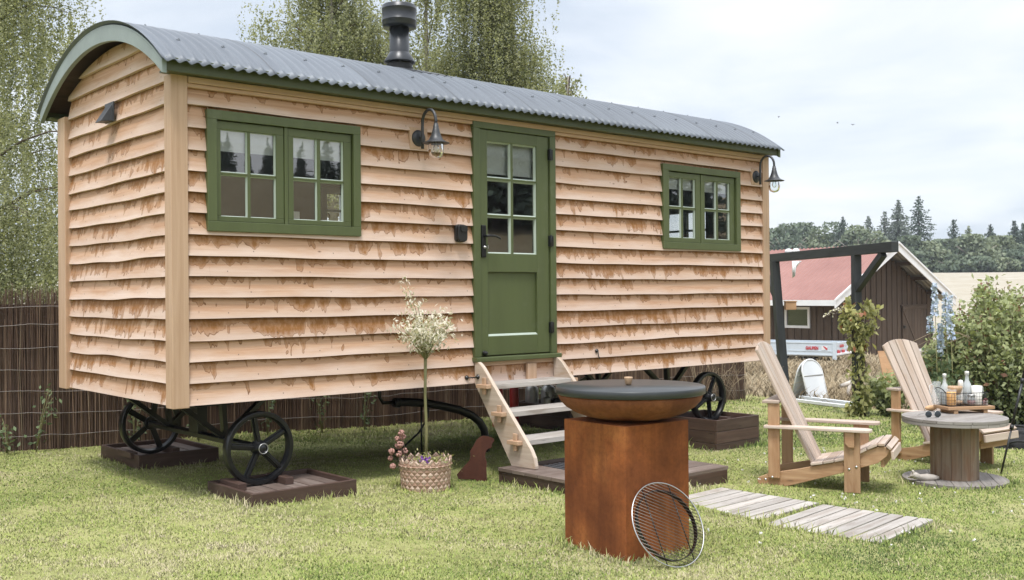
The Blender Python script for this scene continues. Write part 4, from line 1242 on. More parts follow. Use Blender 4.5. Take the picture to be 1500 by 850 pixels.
# ================================================================== adirondack chairs
def make_chair():
    t = thing('garden_chair', (0, 0, 0), 0, '', 'garden chair', 'slatted wooden lounge chairs on the lawn')
    rail = [(-.69, .035), (-.675, .012), (-.645, .0), (-.46, .012), (-.06, .139), (.175, .222), (.235, .275), (.252, .315), (.215, .345), (.14, .325), (.06, .295), (-.03, .240), (-.10, .215), (-.38, .145), (-.60, .098), (-.68, .062)]
    for y in (-.232, .204):
        mb = MB(); mb.prism(list(reversed(rail)), (0, y, 0), (1, 0, 0), (0, 0, 1), (0, 1, 0), .028); mb.build('side_rail', M['pine'], t, .003)
    for y, s in ((-.262, -1), (.234, 1)):
        mb = MB(); mb.box(-.056, .056, y, y + .028, .0, .440)
        yo = y - .0302 if s < 0 else y + .0282
        mb.prism([(-.045, .44), (-.045, .36), (-.02, .33), (.02, .33), (.02, .44)], (0, yo, 0), (1, 0, 0), (0, 0, 1), (0, 1, 0), .030)
        mb.build('front_leg', M['pine'], t, .003)
        mb = MB(); mb.box(-.60, -.516, y, y + .028, .07, .624); mb.build('rear_leg', M['pine'], t, .003)
        b = MB()
        for xx, zz in ((-.02, .17), (.03, .19), (-.62, .055), (-.57, .075)):
            b.lathe([(.010, 0), (.009, .004), (0, .006)], 10, (xx, y if s < 0 else y + .028, zz), (0, s, 0))
        b.build('bolt', M['silver'], t)
    arm = [(-.625, .055), (-.625, -.030), (.02, -.075), (.10, -.072), (.135, -.04), (.140, .0), (.130, .045), (.10, .062), (.02, .065)]
    for s in (-1, 1):
        pts = [(a, b * 1.0) for a, b in arm] if s > 0 else [(a, -b) for a, b in reversed(arm)]
        # inner side of the arm is straight
        mb = MB(); mb.prism(pts if s < 0 else pts, (0, s * .245, .4405), (1, 0, 0), (0, 1, 0), (0, 0, 1), .022); mb.build('armrest', M['pine_pale'], t, .005)
    mb = MB(); mb.box(-.640, -.516, -.275, .275, .6245, .646); mb.build('back_support', M['pine_pale'], t, .004)
    up = Vector((-.40, 0, .85)).normalized(); fw = Vector((.85, 0, .40)).normalized()
    mb = MB(); base = Vector((-.300, 0, .185))
    for k in range(5):
        y0, y1 = -.195 + .079 * k, -.195 + .079 * (k + 1) - .014
        f = 1.33; c = -.0
        ty0, ty1 = y0 * f, (y1 + .014) * f - .016
        ln0 = .915 + .06 * (1 - (ty0 / .27) ** 2); ln1 = .915 + .06 * (1 - (ty1 / .27) ** 2)
        th = .020
        vs = []
        for dd in (0, th):
            vs += [base + Vector((0, y0, 0)) + fw * dd, base + Vector((0, y1, 0)) + fw * dd, base + Vector((0, ty1, 0)) + up * ln1 + fw * dd, base + Vector((0, ty0, 0)) + up * ln0 + fw * dd]
        uvo = random.random() * 9
        uv = lambda idx: [((vs[i] - base).dot(up) + uvo, vs[i].y + uvo) for i in idx]
        fcs = [(0, 1, 2, 3), (7, 6, 5, 4), (0, 4, 5, 1), (1, 5, 6, 2), (2, 6, 7, 3), (3, 7, 4, 0)]
        mb.add(vs, fcs, [uv(f_) for f_ in fcs])
    mb.build('backrest', M['pine_pale'], t, .004)
    seat = [(-.295, .175), (-.205, .192), (-.125, .210), (-.045, .232), (.03, .268), (.105, .312), (.175, .345), (.226, .348), (.262, .318), (.268, .250)]
    mb = MB()
    for (xa, za), (xb, zb) in zip(seat[:-1], seat[1:]):
        d = Vector((xb - xa, 0, zb - za)); n = Vector((-d.z, 0, d.x)).normalized()
        ln = d.length - .006
        c = Vector(((xa + xb) / 2, 0, (za + zb) / 2)) + n * .011
        mb.hexa(c, (0, .252, 0), d.normalized() * ln / 2, n * .010)
    mb.build('seat', M['pine_pale'], t, .004)
    mb = MB(); mb.box(.19, .215, -.204, .204, .19, .29); mb.build('front_apron', M['pine'], t, .003)
    return t


ch = make_chair(); ch['label'] = 'wooden lounge chair seen side on, nearest the walkway panels'
ch.location = (2.555, 7.70, -.102); ch.rotation_euler = (0, 0, math.radians(-26))
c2 = copy_tree(ch); c2['label'] = 'wooden lounge chair facing out from behind the cable drum table'
c2.location = (3.937, 8.912, -.160); c2.rotation_euler = (0, 0, math.radians(-55))

# ================================================================== cable drum table
tx, ty, tz = 3.445, 8.085, gzf(3.445, 8.085)
sp = thing('spool_table', (tx, ty, tz), .4, 'weathered cable drum used as a low round table', 'table')
TT = .372 - tz
def disc(name, z0, z1, r, mat, ang):
    mb = MB(); n = 64; ca, sa = math.cos(ang), math.sin(ang)
    w = .112; k = -4
    edges = [-r + 2 * r * q / 7 for q in range(8)]
    for a, b in zip(edges[:-1], edges[1:]):
        pts = []
        a2, b2 = a + .0015, b - .0015
        for q in range(17):
            y = a2 + (b2 - a2) * q / 16; pts.append((math.sqrt(max(r * r - y * y, 0)), y))
        for q in range(17):
            y = b2 - (b2 - a2) * q / 16; pts.append((-math.sqrt(max(r * r - y * y, 0)), y))
        mb.prism(pts, (0, 0, z0), (ca, sa, 0), (-sa, ca, 0), (0, 0, 1), z1 - z0)
    return mb.build(name, mat, sp, .003)
disc('tabletop', TT - .024, TT, .386, M['spool_top'], .3)
disc('tabletop', TT - .050, TT - .0245, .384, M['spool_top'], 1.87)
disc('base_disc', -.012, .028, .386, M['spool_top'], .9)
mb = MB(); n = 15
for k in range(n):
    a0, a1 = 2 * PI * k / n + .006, 2 * PI * (k + 1) / n - .006
    pts = [(.176 * math.cos(a0), .176 * math.sin(a0)), (.178 * math.cos((a0 + a1) / 2), .178 * math.sin((a0 + a1) / 2)), (.176 * math.cos(a1), .176 * math.sin(a1)), (.152 * math.cos(a1), .152 * math.sin(a1)), (.152 * math.cos(a0), .152 * math.sin(a0))]
    z0_, z1_ = .0285, TT - .0505
    vs = [(x, y, z0_) for x, y in pts] + [(x, y, z1_) for x, y in pts]; m = 5; off = random.random() * 9
    fcs = [(i, (i + 1) % m, (i + 1) % m + m, i + m) for i in range(m)]
    mb.add(vs, fcs, [[(off, i * .03 + off), (off, (i + 1) * .03 + off), (off + .5, (i + 1) * .03 + off), (off + .5, i * .03 + off)] for i in range(m)])
mb.build('drum_staves', M['spool'], sp)
TZ = .372


def on_table(x, y):
    """photo point to the table top"""
    a, b = x - 750, y - 425; c, s = math.cos(ROL_), math.sin(ROL_)
    xi, yi = c * a + s * b, -s * a + c * b
    d = (xi / FPX, 1.0, -yi / FPX); c, s = math.cos(PITCH), math.sin(PITCH)
    r = (d[0], c * d[1] - s * d[2], s * d[1] + c * d[2])
    k = (TZ - H) / r[2]
    return r[0] * k, r[1] * k
ROL_ = ROLL
# serving board with feet
X, Y = on_table(1416, 605)
BA = .18
sb = thing('serving_board', (X, Y + .05, TZ), BA, 'thick wooden serving board on short feet under the wire basket', 'board')
mb = MB(); mb.box(-.205, .205, -.105, .105, .030, .056); mb.build('board', M['pine'], sb, .004)
for fx_ in (-.13, .13):
    mb = MB(); mb.box(fx_ - .018, fx_ + .018, -.095, .095, .0, .0298); mb.build('foot', M['pine'], sb, .003)
BZt = TZ + .0565
def onb(dx, dy): 
    v = Matrix.Rotation(BA, 3, 'Z') @ Vector((dx, dy, 0)); return X + v.x, Y + .05 + v.y
wb = thing('wire_basket', (*onb(-.015, 0), BZt), BA, 'black wire basket full of breakfast things on the serving board', 'wire basket')
mb = MB(); bw, bd_, bh = .172, .085, .105
for z in (0.003, .026, .05, .075): mb.tube([(-bw, -bd_, z), (bw, -bd_, z), (bw, bd_, z), (-bw, bd_, z)], .0013, 5, closed=True)
for k in range(15):
    x = -bw + 2 * bw * k / 14
    mb.tube([(x, -bd_, bh), (x, -bd_, .003), (x, bd_, .003), (x, bd_, bh)], .0013, 5)
for k in range(1, 7):
    y = -bd_ + 2 * bd_ * k / 7
    mb.tube([(-bw, y, bh), (-bw, y, .003), (bw, y, .003), (bw, y, bh)], .0013, 5)
mb.build('mesh', M['black'], wb)
mb = MB(); mb.tube([(-bw, -bd_, bh), (bw, -bd_, bh), (bw, bd_, bh), (-bw, bd_, bh)], .0028, 6, closed=True); mb.build('rim_wire', M['black'], wb)
mb = MB(); mb.tube([(-bw, -.045, bh), (-bw - .035, -.045, bh + .035), (-bw - .04, 0, bh + .045), (-bw - .035, .045, bh + .035), (-bw, .045, bh)], .004, 6); mb.build('grip', M['black'], wb)


def small(name, dx, dy, label, cat, group=None, z=.006):
    x, y = onb(dx - .015, dy)
    return thing(name, (x, y, BZt + z), BA, label, cat, group)
def bottle(dx, dy, h, r, label):
    t = small('glass_bottle', dx, dy, label, 'bottle', 'clear glass bottles in the wire basket')
    mb = MB(); mb.lathe([(r * .9, 0), (r, .006), (r, h * .55), (r * .8, h * .64), (r * .42, h * .76), (r * .38, h * .93), (r * .48, h * .94), (r * .48, h)], 22, (0, 0, 0), close=False); mb.build('glass_body', M['frosted'], t)
    mb = MB(); mb.lathe([(r * .3, h * .94), (r * .46, h * 1.0), (r * .46, h * 1.05), (0, h * 1.06)], 14, (0, 0, 0)); mb.build('stopper', M['ceramic'], t)
    mb = MB(); mb.lathe([(r * .88, .004), (r * .95, .008), (r * .95, h * .40), (0, h * .401)], 20, (0, 0, 0)); mb.build('water', glassmat('water', (.90, .93, .95), 1.33, 1.2), t)
bottle(-.125, .045, .235, .032, 'clear swing top bottle behind the orange juice glass')
bottle(.072, .040, .250, .036, 'clear swing top bottle behind the white cup')
t = small('juice_glass', -.125, -.045, 'glass of orange juice at the left of the wire basket', 'glass')
mb = MB(); mb.lathe([(.030, .003), (.034, .008), (.036, .108), (.0, .1085)], 22, (0, 0, 0)); mb.build('juice', M['juice'], t)
mb = MB(); mb.lathe([(.032, 0), (.0375, .004), (.0395, .130)], 22, (0, 0, 0), close=False); mb.build('tumbler', M['tumbler'], t)
t = small('glass_jug', -.185, .06, 'clear glass jug with a handle behind the orange juice', 'jug')
mb = MB(); mb.lathe([(.034, 0), (.042, .02), (.040, .10), (.030, .15), (.033, .185)], 22, (0, 0, 0), close=False); mb.build('jug_body', M['tumbler'], t)
mb = MB(); mb.tube([(-.030, 0, .165), (-.062, 0, .155), (-.066, 0, .10), (-.040, 0, .055)], .005, 8); mb.build('jug_handle', M['tumbler'], t)
t = small('wooden_bowl', -.055, .02, 'pale wooden bowl resting on the glass bowl', 'bowl', None, .086)
mb = MB(); mb.lathe([(.0, 0), (.030, .002), (.052, .022), (.060, .050), (.062, .066), (.057, .066), (.050, .030), (.02, .012), (0, .011)], 30, (0, 0, 0), close=False); mb.build('bowl_body', M['birchwood'], t)
t = small('glass_bowl', -.055, .0, 'round clear glass bowl in the middle of the wire basket', 'bowl')
mb = MB(); mb.lathe([(.02, .0), (.040, .006), (.056, .03), (.058, .058), (.050, .082)], 26, (0, 0, 0), close=False); mb.build('bowl_body', M['tumbler'], t)
mb = MB(); mb.lathe([(.015, .004), (.04, .012), (.050, .032), (.0, .034)], 22, (0, 0, 0)); mb.build('filling', M['bread'], t)
t = small('salt_mill', .018, .045, 'slim white mill with a rounded top between the bottles', 'mill')
mb = MB(); mb.lathe([(.022, 0), (.022, .05), (.017, .08), (.018, .135), (.021, .14), (.021, .175), (.017, .19), (0, .195)], 20, (0, 0, 0)); mb.build('mill_body', M['ceramic'], t)
t = small('glass_jar', .052, -.045, 'small clip lid glass jar at the front of the wire basket', 'jar')
mb = MB(); mb.lathe([(.026, 0), (.032, .008), (.033, .05), (.026, .064), (.028, .074)], 22, (0, 0, 0), close=False); mb.build('jar_body', M['tumbler'], t)
mb = MB(); mb.lathe([(.020, .004), (.028, .01), (.029, .036), (0, .037)], 18, (0, 0, 0)); mb.build('preserve', M['berry'], t)
mb = MB(); mb.lathe([(.03, .074), (.03, .082), (0, .086)], 18, (0, 0, 0)); mb.build('jar_lid', M['silver'], t)
t = small('white_cup', .118, -.020, 'tall white ribbed cup at the right of the wire basket', 'cup')
mb = MB(); mb.lathe([(.034, 0), (.036, .004), (.041, .150), (.037, .150), (.033, .02), (0, .018)], 26, (0, 0, 0), close=False); mb.build('cup_body', M['ceramic'], t)
mb = MB(); mb.tube([(.040, .02, .135), (.078, .035, .130), (.082, .036, .085), (.040, .02, .060)], .005, 8); mb.build('cup_handle', M['tumbler'], t)
t = small('berry_pot', .182, -.03, 'little pot of dark red berries beside the white cup', 'pot', None, 0)
mb = MB(); mb.lathe([(.020, 0), (.024, .004), (.026, .04)], 18, (0, 0, 0), close=False); mb.build('pot_body', M['tumbler'], t)
mb = MB()
for k in range(26): mb.ball((random.gauss(0, .009), random.gauss(0, .009), .010 + random.random() * .040), .008, 8)
mb.build('berries', M['berry'], t)
xx, yy = on_table(1368, 603)
t = thing('bread_roll', (xx, yy + .06, TZ), .3, 'long pale bread roll left of the wire basket', 'bread')
mb = MB(); mb.ball((0, 0, .022), .055, 20, (1.0, .48, .40)); mb.build('crust', M['bread'], t)
xx, yy = on_table(1367, 612)
t = thing('sunglasses', (xx, yy, TZ), .06, 'round dark sunglasses lying folded out on the drum table', 'sunglasses')
for s in (-1, 1):
    ln = MB(); ln.lathe([(0, -.0012), (.024, -.001), (.026, .0), (.024, .001), (0, .0012)], 26, (s * .036, 0, .026), (0, -1, .18)); ln.build('lens', M['darklens'], t)
    rm = MB(); e1 = Vector((1, 0, 0)); e2 = Vector((0, .18, 1)).normalized()
    rm.tube([Vector((s * .036, 0, .026)) + (e1 * math.cos(2 * PI * k / 28) + e2 * math.sin(2 * PI * k / 28)) * .0265 for k in range(28)], .0016, 6, closed=True); rm.build('lens_rim', M['silver'], t)
    tm = MB(); tm.tube([(s * .064, .004, .034), (s * .066, .06, .024), (s * .064, .12, .008), (s * .060, .135, .003)], .0018, 6); tm.build('temple', M['silver'], t)
mb = MB(); mb.tube([(-.012, 0, .032), (0, .002, .036), (.012, 0, .032)], .0018, 6); mb.build('bridge', M['silver'], t)
# driftwood on the drum base
t = thing('driftwood', (tx - .29, ty - .12, tz + .028), .2, 'knobbly bleached driftwood lying on the base of the drum table', 'driftwood')
mb = MB(); mb.tube([(-.10, 0, .055), (-.07, .0, .040), (-.03, .01, .026), (.03, .0, .024), (.08, -.01, .022), (.125, 0, .016)], [.020, .027, .022, .028, .022, .012], 12)
mb.tube([(-.05, 0, .03), (-.085, .03, .03), (-.10, .05, .02)], [.02, .014, .006], 8); mb.tube([(-.08, -.0, .05), (-.10, -.01, .085)], [.016, .006], 8)
mb.build('log', M['driftwood'], t)

# tripod at the edge of the view
A = Vector((4.32, 8.52, 1.12)); 
t = thing('camera_tripod', (4.32, 8.52, gzf(4.32, 8.52)), 0, 'thin black tripod with telescopic legs at the right edge', 'tripod')
org = Vector((4.32, 8.52, gzf(4.32, 8.52)))
for fx_, fy_ in ((3.956, 8.407), (4.60, 8.25), (4.40, 8.90)):
    f = Vector((fx_, fy_, gzf(fx_, fy_))); mb = MB()
    top = A + (f - A) * .03
    for a_, b_, r_ in ((0, .40, .0135), (.38, .70, .011), (.68, 1.0, .008)): mb.tube([top + (f - top) * a_ - org, top + (f - top) * b_ - org], r_, 10)
    for q_ in (.385, .69): mb.tube([top + (f - top) * (q_ - .015) - org, top + (f - top) * (q_ + .015) - org], .016, 10)
    mb.build('leg', M['plastic'], t)
mb = MB(); mb.lathe([(.035, -.04), (.04, .0), (.03, .02), (.014, .03), (.014, .14), (.03, .15), (.03, .17), (0, .171)], 18, A - org); mb.build('head', M['plastic'], t)

# black bag on the lawn
bgx, bgy = 5.10, 10.35
t = thing('camera_bag', (bgx, bgy, gzf(bgx, bgy)), -.25, 'slouching black bag lying on the grass below the tall shrub', 'bag')
mb = MB(); n = 22; m = 12; vs = []
for i in range(m + 1):
    f = i / m
    for k in range(n):
        a = 2 * PI * k / n; ca, sa = math.cos(a), math.sin(a)
        e = .42
        rx = .34 * (1 - .28 * f ** 3) ; ry = .19 * (1 - .45 * f ** 2)
        x = rx * math.copysign(abs(ca) ** e, ca); y = ry * math.copysign(abs(sa) ** e, sa)
        z = .215 * f * (1 - .18 * math.cos(3 * x / .2)) - .02
        vs.append((x + .012 * math.sin(9 * z + 3 * a), y + .012 * math.sin(5 * a + 14 * z), z))
fs = [(i * n + k, i * n + (k + 1) % n, (i + 1) * n + (k + 1) % n, (i + 1) * n + k) for i in range(m) for k in range(n)] + [tuple(m * n + k for k in range(n))]
mb.add(vs, fs, None, .5, True); mb.build('bag_body', M['fabric'], t)
mb = MB(); mb.tube([(-.2, -.08, .18), (-.1, -.16, .24), (.06, -.17, .235), (.18, -.08, .18)], .013, 8); mb.tube([(.25, -.15, .05), (.12, -.24, .09), (-.10, -.24, .10), (-.28, -.14, .04)], .011, 8); mb.build('strap', M['fabric'], t)
# ================================================================== brushwood fence behind the hut (hut axes, v about 3.3)
FV = 3.33
def fence(u0, u1, label):
    t = thing('brushwood_fence', hw((u0 + u1) / 2, FV, 0), YAW, label, 'fence')
    uc = (u0 + u1) / 2
    N = int((u1 - u0) / .0078); rg = np.random.default_rng(5)
    V = []; R = []
    for layer, (d, rn) in enumerate(((0.0, 0), (-.014, .0), (.014, 0.0))):
        for k in range(N):
            u = u0 + (u1 - u0) * (k + rg.random()) / N
            p = hw(u, FV); zb = gzf(p.x, p.y) - .03
            ht = 1.40 + rg.normal() * .035 - (rg.random() < .12) * rg.random() * .25 + .02 * math.sin(u * 3)
            w = rg.uniform(.0020, .0052); lean = rg.normal() * .016; bow = rg.normal() * .01
            x = u - uc; y = d + rg.normal() * .005
            zm = (zb + ht) * .5
            V.append([(x - w, y, zb), (x, y - w, zb), (x + w, y, zb), (x - w + bow + lean * .5, y, zm), (x + bow + lean * .5, y - w, zm), (x + w + bow + lean * .5, y, zm), (x - w * .5 + lean, y, ht), (x + lean, y - w * .5, ht), (x + w * .5 + lean, y, ht)])
            nz = .5 + .5 * math.sin(u * 2.1 + 1) * math.sin(u * .7)
            R.append(np.clip(rg.beta(1.4, 2.4) * .85 + .22 * nz - .03, 0, 1))
    np_mesh('brushwood', np.array(V), 9, M['brush'], np.array(R), t, [(0, 1, 4, 3), (1, 2, 5, 4), (3, 4, 7, 6), (4, 5, 8, 7)])
    mb = MB(); mb.box(u0 - uc, u1 - uc, .03, .045, -1.1, 1.30); mb.build('backing', M['stained'], t)
    for z in (.12, .32, .52, .72, .92, 1.12, 1.27):
        pts = []
        for k in range(90):
            u = u0 + (u1 - u0) * k / 89; p = hw(u, FV)
            pts.append((u - uc, -.030, z + gzf(p.x, p.y) * (1 - z / 1.4) + .012 * math.sin(u * 2.7 + z * 5) + random.gauss(0, .004)))
        mb = MB(); mb.tube(pts, .0026, 4); mb.build('tie_wire', M['wire'], t)
    for u in np.arange(u0 + .4, u1, 1.6):
        mb = MB(); mb.box(u - uc - .04, u - uc + .04, .046, .12, -1.1, 1.32); mb.build('post', M['stained'], t)
    return t
fence(-4.2, 10.5, 'dark brushwood screen fence tied with wire behind the hut')


def plant(name, x, y, label, cat, n, size, rx, rz, mat, seed, group=None, stems=5, z0=None, base=.05):
    rg = np.random.default_rng(seed); z0 = gzf(x, y) if z0 is None else z0
    t = thing(name, (x, y, z0), 0, label, cat, group)
    mb = MB(); P = []; B = []
    for k in range(stems):
        a = rg.random() * 2 * PI; e = np.array([math.cos(a) * rx * rg.uniform(.3, 1), math.sin(a) * rx * rg.uniform(.3, 1), rz * rg.uniform(.6, 1.0)])
        pts = [e * f + np.array([0, 0, .12 * rz * math.sin(f * PI)]) for f in np.linspace(0, 1, 6)]
        mb.tube(pts, [.006, .005, .004, .004, .003, .002], 5)
        m = n // stems
        f = rg.uniform(base, 1, m); q = e[None, :] * f[:, None] + rg.normal(size=(m, 3)) * (.05 * rx + .03) + np.array([0, 0, .03])
        P.append(q); B.append(np.clip(.25 + .5 * f + rg.normal(size=m) * .2, 0, .84))
    mb.build('stems', M['stemgreen'], t)
    P = np.concatenate(P); P[:, 2] = np.maximum(P[:, 2], .012)
    np_mesh('foliage', leaves(P, size, rg, .5, .15), 4, mat, np.concatenate(B), t)
    return t


WG = 'leafy weeds growing at the foot of the brushwood fence'
for i, (u, dv, h, lab) in enumerate(((-.15, -.22, .45, 'leafy weed against the fence at the far left edge'), (.10, -.15, .75, 'tall weed with broad leaves on the fence left of the hut'), (.95, -.2, .62, 'bramble shoot on the fence under the left hut end'), (1.55, -.25, .55, 'broad leaved weed on the fence behind the back left wheel'),
                                 (2.25, -.3, .85, 'white flowering weed on the fence behind the axle'), (2.9, -.25, .80, 'white flowering weed on the fence right of the axle'), (3.45, -.2, .85, 'weed with tangled stalks on the fence behind the nearest wheel'), (6.0, -.2, .7, 'weed on the fence by the waste pipe'))):
    p = hw(u, FV + dv)
    plant('fence_weed', p.x, p.y, lab, 'weed', 64, .045, .16, h * .8, M['weed'], 40 + i, WG, 3)

# pale dry stalks against the fence at the right end of the hut
for i, (u, h) in enumerate(((9.1, .62), (9.6, .7), (10.1, .5))):
    p = hw(u, FV - .25); rg = np.random.default_rng(60 + i); z0 = gzf(p.x, p.y)
    t = thing('dry_stalks', (p.x, p.y, z0), 0, ('thin straw coloured stalks on the fence left of the far wheel', 'bushy straw coloured stalks on the fence behind the deep tray', 'short straw coloured stalks on the fence by the chair back')[i], 'dry weed', 'straw coloured weeds on the fence')
    mb = MB()
    for k in range(26):
        a = rg.normal() * .30; e = Vector((a, rg.normal() * .12, h * rg.uniform(.5, 1.1)))
        mb.tube([(a * .2, 0, 0), e * .5 + Vector((0, 0, .05)), e, e + Vector((rg.normal() * .09, 0, -.03))], [.003, .0025, .002, .001], 4)
    mb.build('stalks', M['drygrass'], t)

# ================================================================== black timber frame and its vine
p1 = Vector((4.10, 16.0, gzf(4.10, 16.0))); p2 = Vector((4.46, 13.4, gzf(4.46, 13.4))); ZB = 1.885
fr = thing('timber_frame', (p2.x, p2.y, p2.z), 0, 'black timber goal frame with a braced beam beside the brown shed', 'timber frame')
dirb = Vector((p2.x - p1.x, p2.y - p1.y, 0)).normalized(); sd = dirb.cross(Vector((0, 0, 1)))
def rel(v): return Vector(v) - p2
mb = MB(); mb.bar(rel((p1.x, p1.y, ZB)) - dirb * 1.1, rel((p2.x, p2.y, ZB)) + dirb * 1.0, .095, .125, (0, 0, 1)); mb.build('beam', M['black_beam'], fr, .004)
mb = MB(); b1 = Vector((4.22, 16.0, p1.z)); mb.bar(rel(b1) - Vector((0, 0, .1)), rel((4.06, 16.0, ZB - .064)), .12, .12, sd); mb.build('post', M['black_beam'], fr, .004)
mb = MB(); mb.bar(rel(p2) - Vector((0, 0, .1)), rel((p2.x, p2.y, ZB - .064)), .10, .10, sd); mb.build('post', M['black_beam'], fr, .004)
mb = MB(); mb.bar(rel((p2.x, p2.y, ZB - .52)), rel((p2.x, p2.y, ZB - .07)) + dirb * .72, .085, .075, sd); mb.build('brace', M['black_beam'], fr, .004)
mb = MB(); mb.bar(rel((4.08, 16.0, ZB - .60)), rel((4.08, 16.0, ZB - .07)) - dirb * .60, .085, .075, sd); mb.build('brace', M['black_beam'], fr, .004)
t = thing('bird_box', (4.20, 15.93, 1.08), 0, 'small red brown wooden block fixed to the far black post', 'bird box')
mb = MB(); mb.box(.0, .16, -.06, .06, 0, .12); mb.box(-.005, .17, -.07, .07, .1205, .136); mb.build('box_body', M['ply'], t, .004)
t = thing('hanging_cover', (4.30, 15.75, ZB - .06), .15, 'white scalloped plastic cover hung under the black beam', 'cover')
mb = MB(); vs = []
for k in range(13):
    f = k / 12; vs += [(-.03 + .15 * f, .01 * math.sin(f * 14), .0), (-.02 + .05 * f, .03 * math.sin(f * 11), -.26 + .22 * f * f)]
mb.add(vs, [(2 * k, 2 * k + 1, 2 * k + 3, 2 * k + 2) for k in range(12)], None, .5, True); o = mb.build('sheet', M['white'], t); s_ = o.modifiers.new('t', 'SOLIDIFY'); s_.thickness = .006
mb = MB(); mb.ball((-.09, .0, .145), .062, 14, (1, .5, .7)); mb.ball((.03, .0, .150), .062, 14, (1, .5, .7)); mb.build('shell', M['white'], t)

rg = np.random.default_rng(31)
vn = thing('climbing_vine', (p2.x + .02, p2.y - .02, p2.z), 0, 'yellow green climbing vine wrapped round the near black post', 'vine')
P = []; B = []
for k in range(78):
    zc_ = rg.random() ** .9 * 1.48; a = rg.random() * 2 * PI
    q = .07 + .12 * float(sstep(.85, 1.2, zc_)) + .05 * math.sin(zc_ * 6.5) + rg.normal() * .05
    m = int(rg.integers(12, 34)); s_ = rg.uniform(.020, .048)
    q *= .66
    p = np.array([q * math.cos(a), q * math.sin(a), zc_]) + rg.normal(size=(m, 3)) * np.array([s_, s_, s_ * 1.5]); P.append(p)
    B.append(np.clip(.28 + .30 * zc_ / 1.5 + rg.normal() * .13 + rg.normal(size=m) * .17, 0, 1))
P = np.concatenate(P); P[:, 2] = np.clip(P[:, 2], .02, 1.62)
np_mesh('foliage', leaves(P, .085, rg, .50, .7), 4, M['vine'], np.concatenate(B), vn)
mb = MB(); mb.tube([(.08 * math.cos(k * .9), .08 * math.sin(k * .9), k * .1) for k in range(15)], .014, 6)
mb.tube([(-.10, 0, 1.36), (-.22, -.03, 1.40), (-.36, -.05, 1.36), (-.44, -.06, 1.30)], .006, 5); mb.build('stem', M['twig'], vn)
P = np.array([(-.16 - .28 * f, -.04 * f, 1.40 - .09 * f * f) for f in rg.random(46)]) + rg.normal(size=(46, 3)) * .018
np_mesh('white_flowers', leaves(P, .04, rg, .7), 4, M['willow'], rg.uniform(.6, 1, 46), vn)
plant('ground_shrub', 4.86, 13.35, 'low green shrub spreading at the foot of the vine', 'shrub', 1500, .085, .36, .52, M['shrub'], 71, None, 26)
plant('ground_shrub', 5.25, 12.7, 'low yellow green shrub between the vine and the rear chair', 'shrub', 1300, .085, .36, .55, M['vine'], 72, None, 24)
plant('ground_shrub', 5.75, 12.5, 'low orange tinted shrub behind the rear chair back', 'shrub', 900, .07, .30, .72, M['vine'], 73, None, 22)

# ================================================================== edging planks, signboard, branch
def plank(name, a, b, w, h, label, cat, mat, group=None, dz=0):
    a = Vector((a[0], a[1], gzf(*a[:2]) + dz)); b = Vector((b[0], b[1], gzf(*b[:2]) + dz))
    t = thing(name, a, 0, label, cat, group)
    mb = MB(); mb.bar(Vector((0, 0, h / 2)), b - a + Vector((0, 0, h / 2)), w, h); mb.build('timber', mat, t, .004)
plank('white_plank', (4.20, 15.45), (4.78, 14.33), .07, .045, 'long white painted plank edging the lawn by the vine', 'plank', M['white'], 'white edging planks')
plank('white_plank', (4.32, 15.55), (4.86, 14.5), .07, .05, 'white painted plank lying just behind the front edging plank', 'plank', M['white_panel'], 'white edging planks', .03)
# folding signboard: two arched panels
sg = thing('signboard', (4.52, 15.75, gzf(4.52, 15.75) - .07), math.radians(38), 'white arched A frame signboard standing behind the edging planks', 'signboard')
def panel(lean, name):
    n = 16; w = .235; hs = .50; P_ = []
    for k in range(n + 1):
        a = PI * k / n; P_.append((w * math.cos(a), hs + .20 * math.sin(a)))
    pts = [(w, 0)] + P_ + [(-w, 0)]
    ey = Vector((0, -math.sin(lean), math.cos(lean))); ez = Vector((0, math.cos(lean), math.sin(lean)))
    o = Vector((0, math.sin(lean) * .70, 0))
    mb = MB(); mb.prism(pts, o, (1, 0, 0), ey, ez, .008); s = mb.build(name, M['white_panel'], sg)
    fm = MB(); fm.tube([o + Vector((1, 0, 0)) * (x * 1.03) + ey * (y * 1.01) + ez * .004 for x, y in pts], .014, 8); fm.build('edge_tube', M['white'], s)
    bm = MB(); bm.tube([o + Vector((-w, 0, 0)) + ey * .46 + ez * .004, o + Vector((w, 0, 0)) + ey * .46 + ez * .004], .012, 8); bm.build('cross_tube', M['galv'], s)
panel(-.26, 'front_panel'); panel(.26, 'rear_panel')
t = thing('dead_branch', (5.35, 16.3, gzf(5.35, 16.3) + .05), .3, 'bleached dead branch on the dry ground by the vine', 'branch')
mb = MB(); mb.tube([(-.22, 0, .16), (-.05, 0, .20), (.12, .03, .17), (.28, .0, .10)], [.03, .045, .04, .02], 8); mb.tube([(-.05, 0, .2), (-.12, -.05, .06), (-.10, -.06, 0)], [.035, .025, .015], 8); mb.build('wood', M['driftwood'], t)

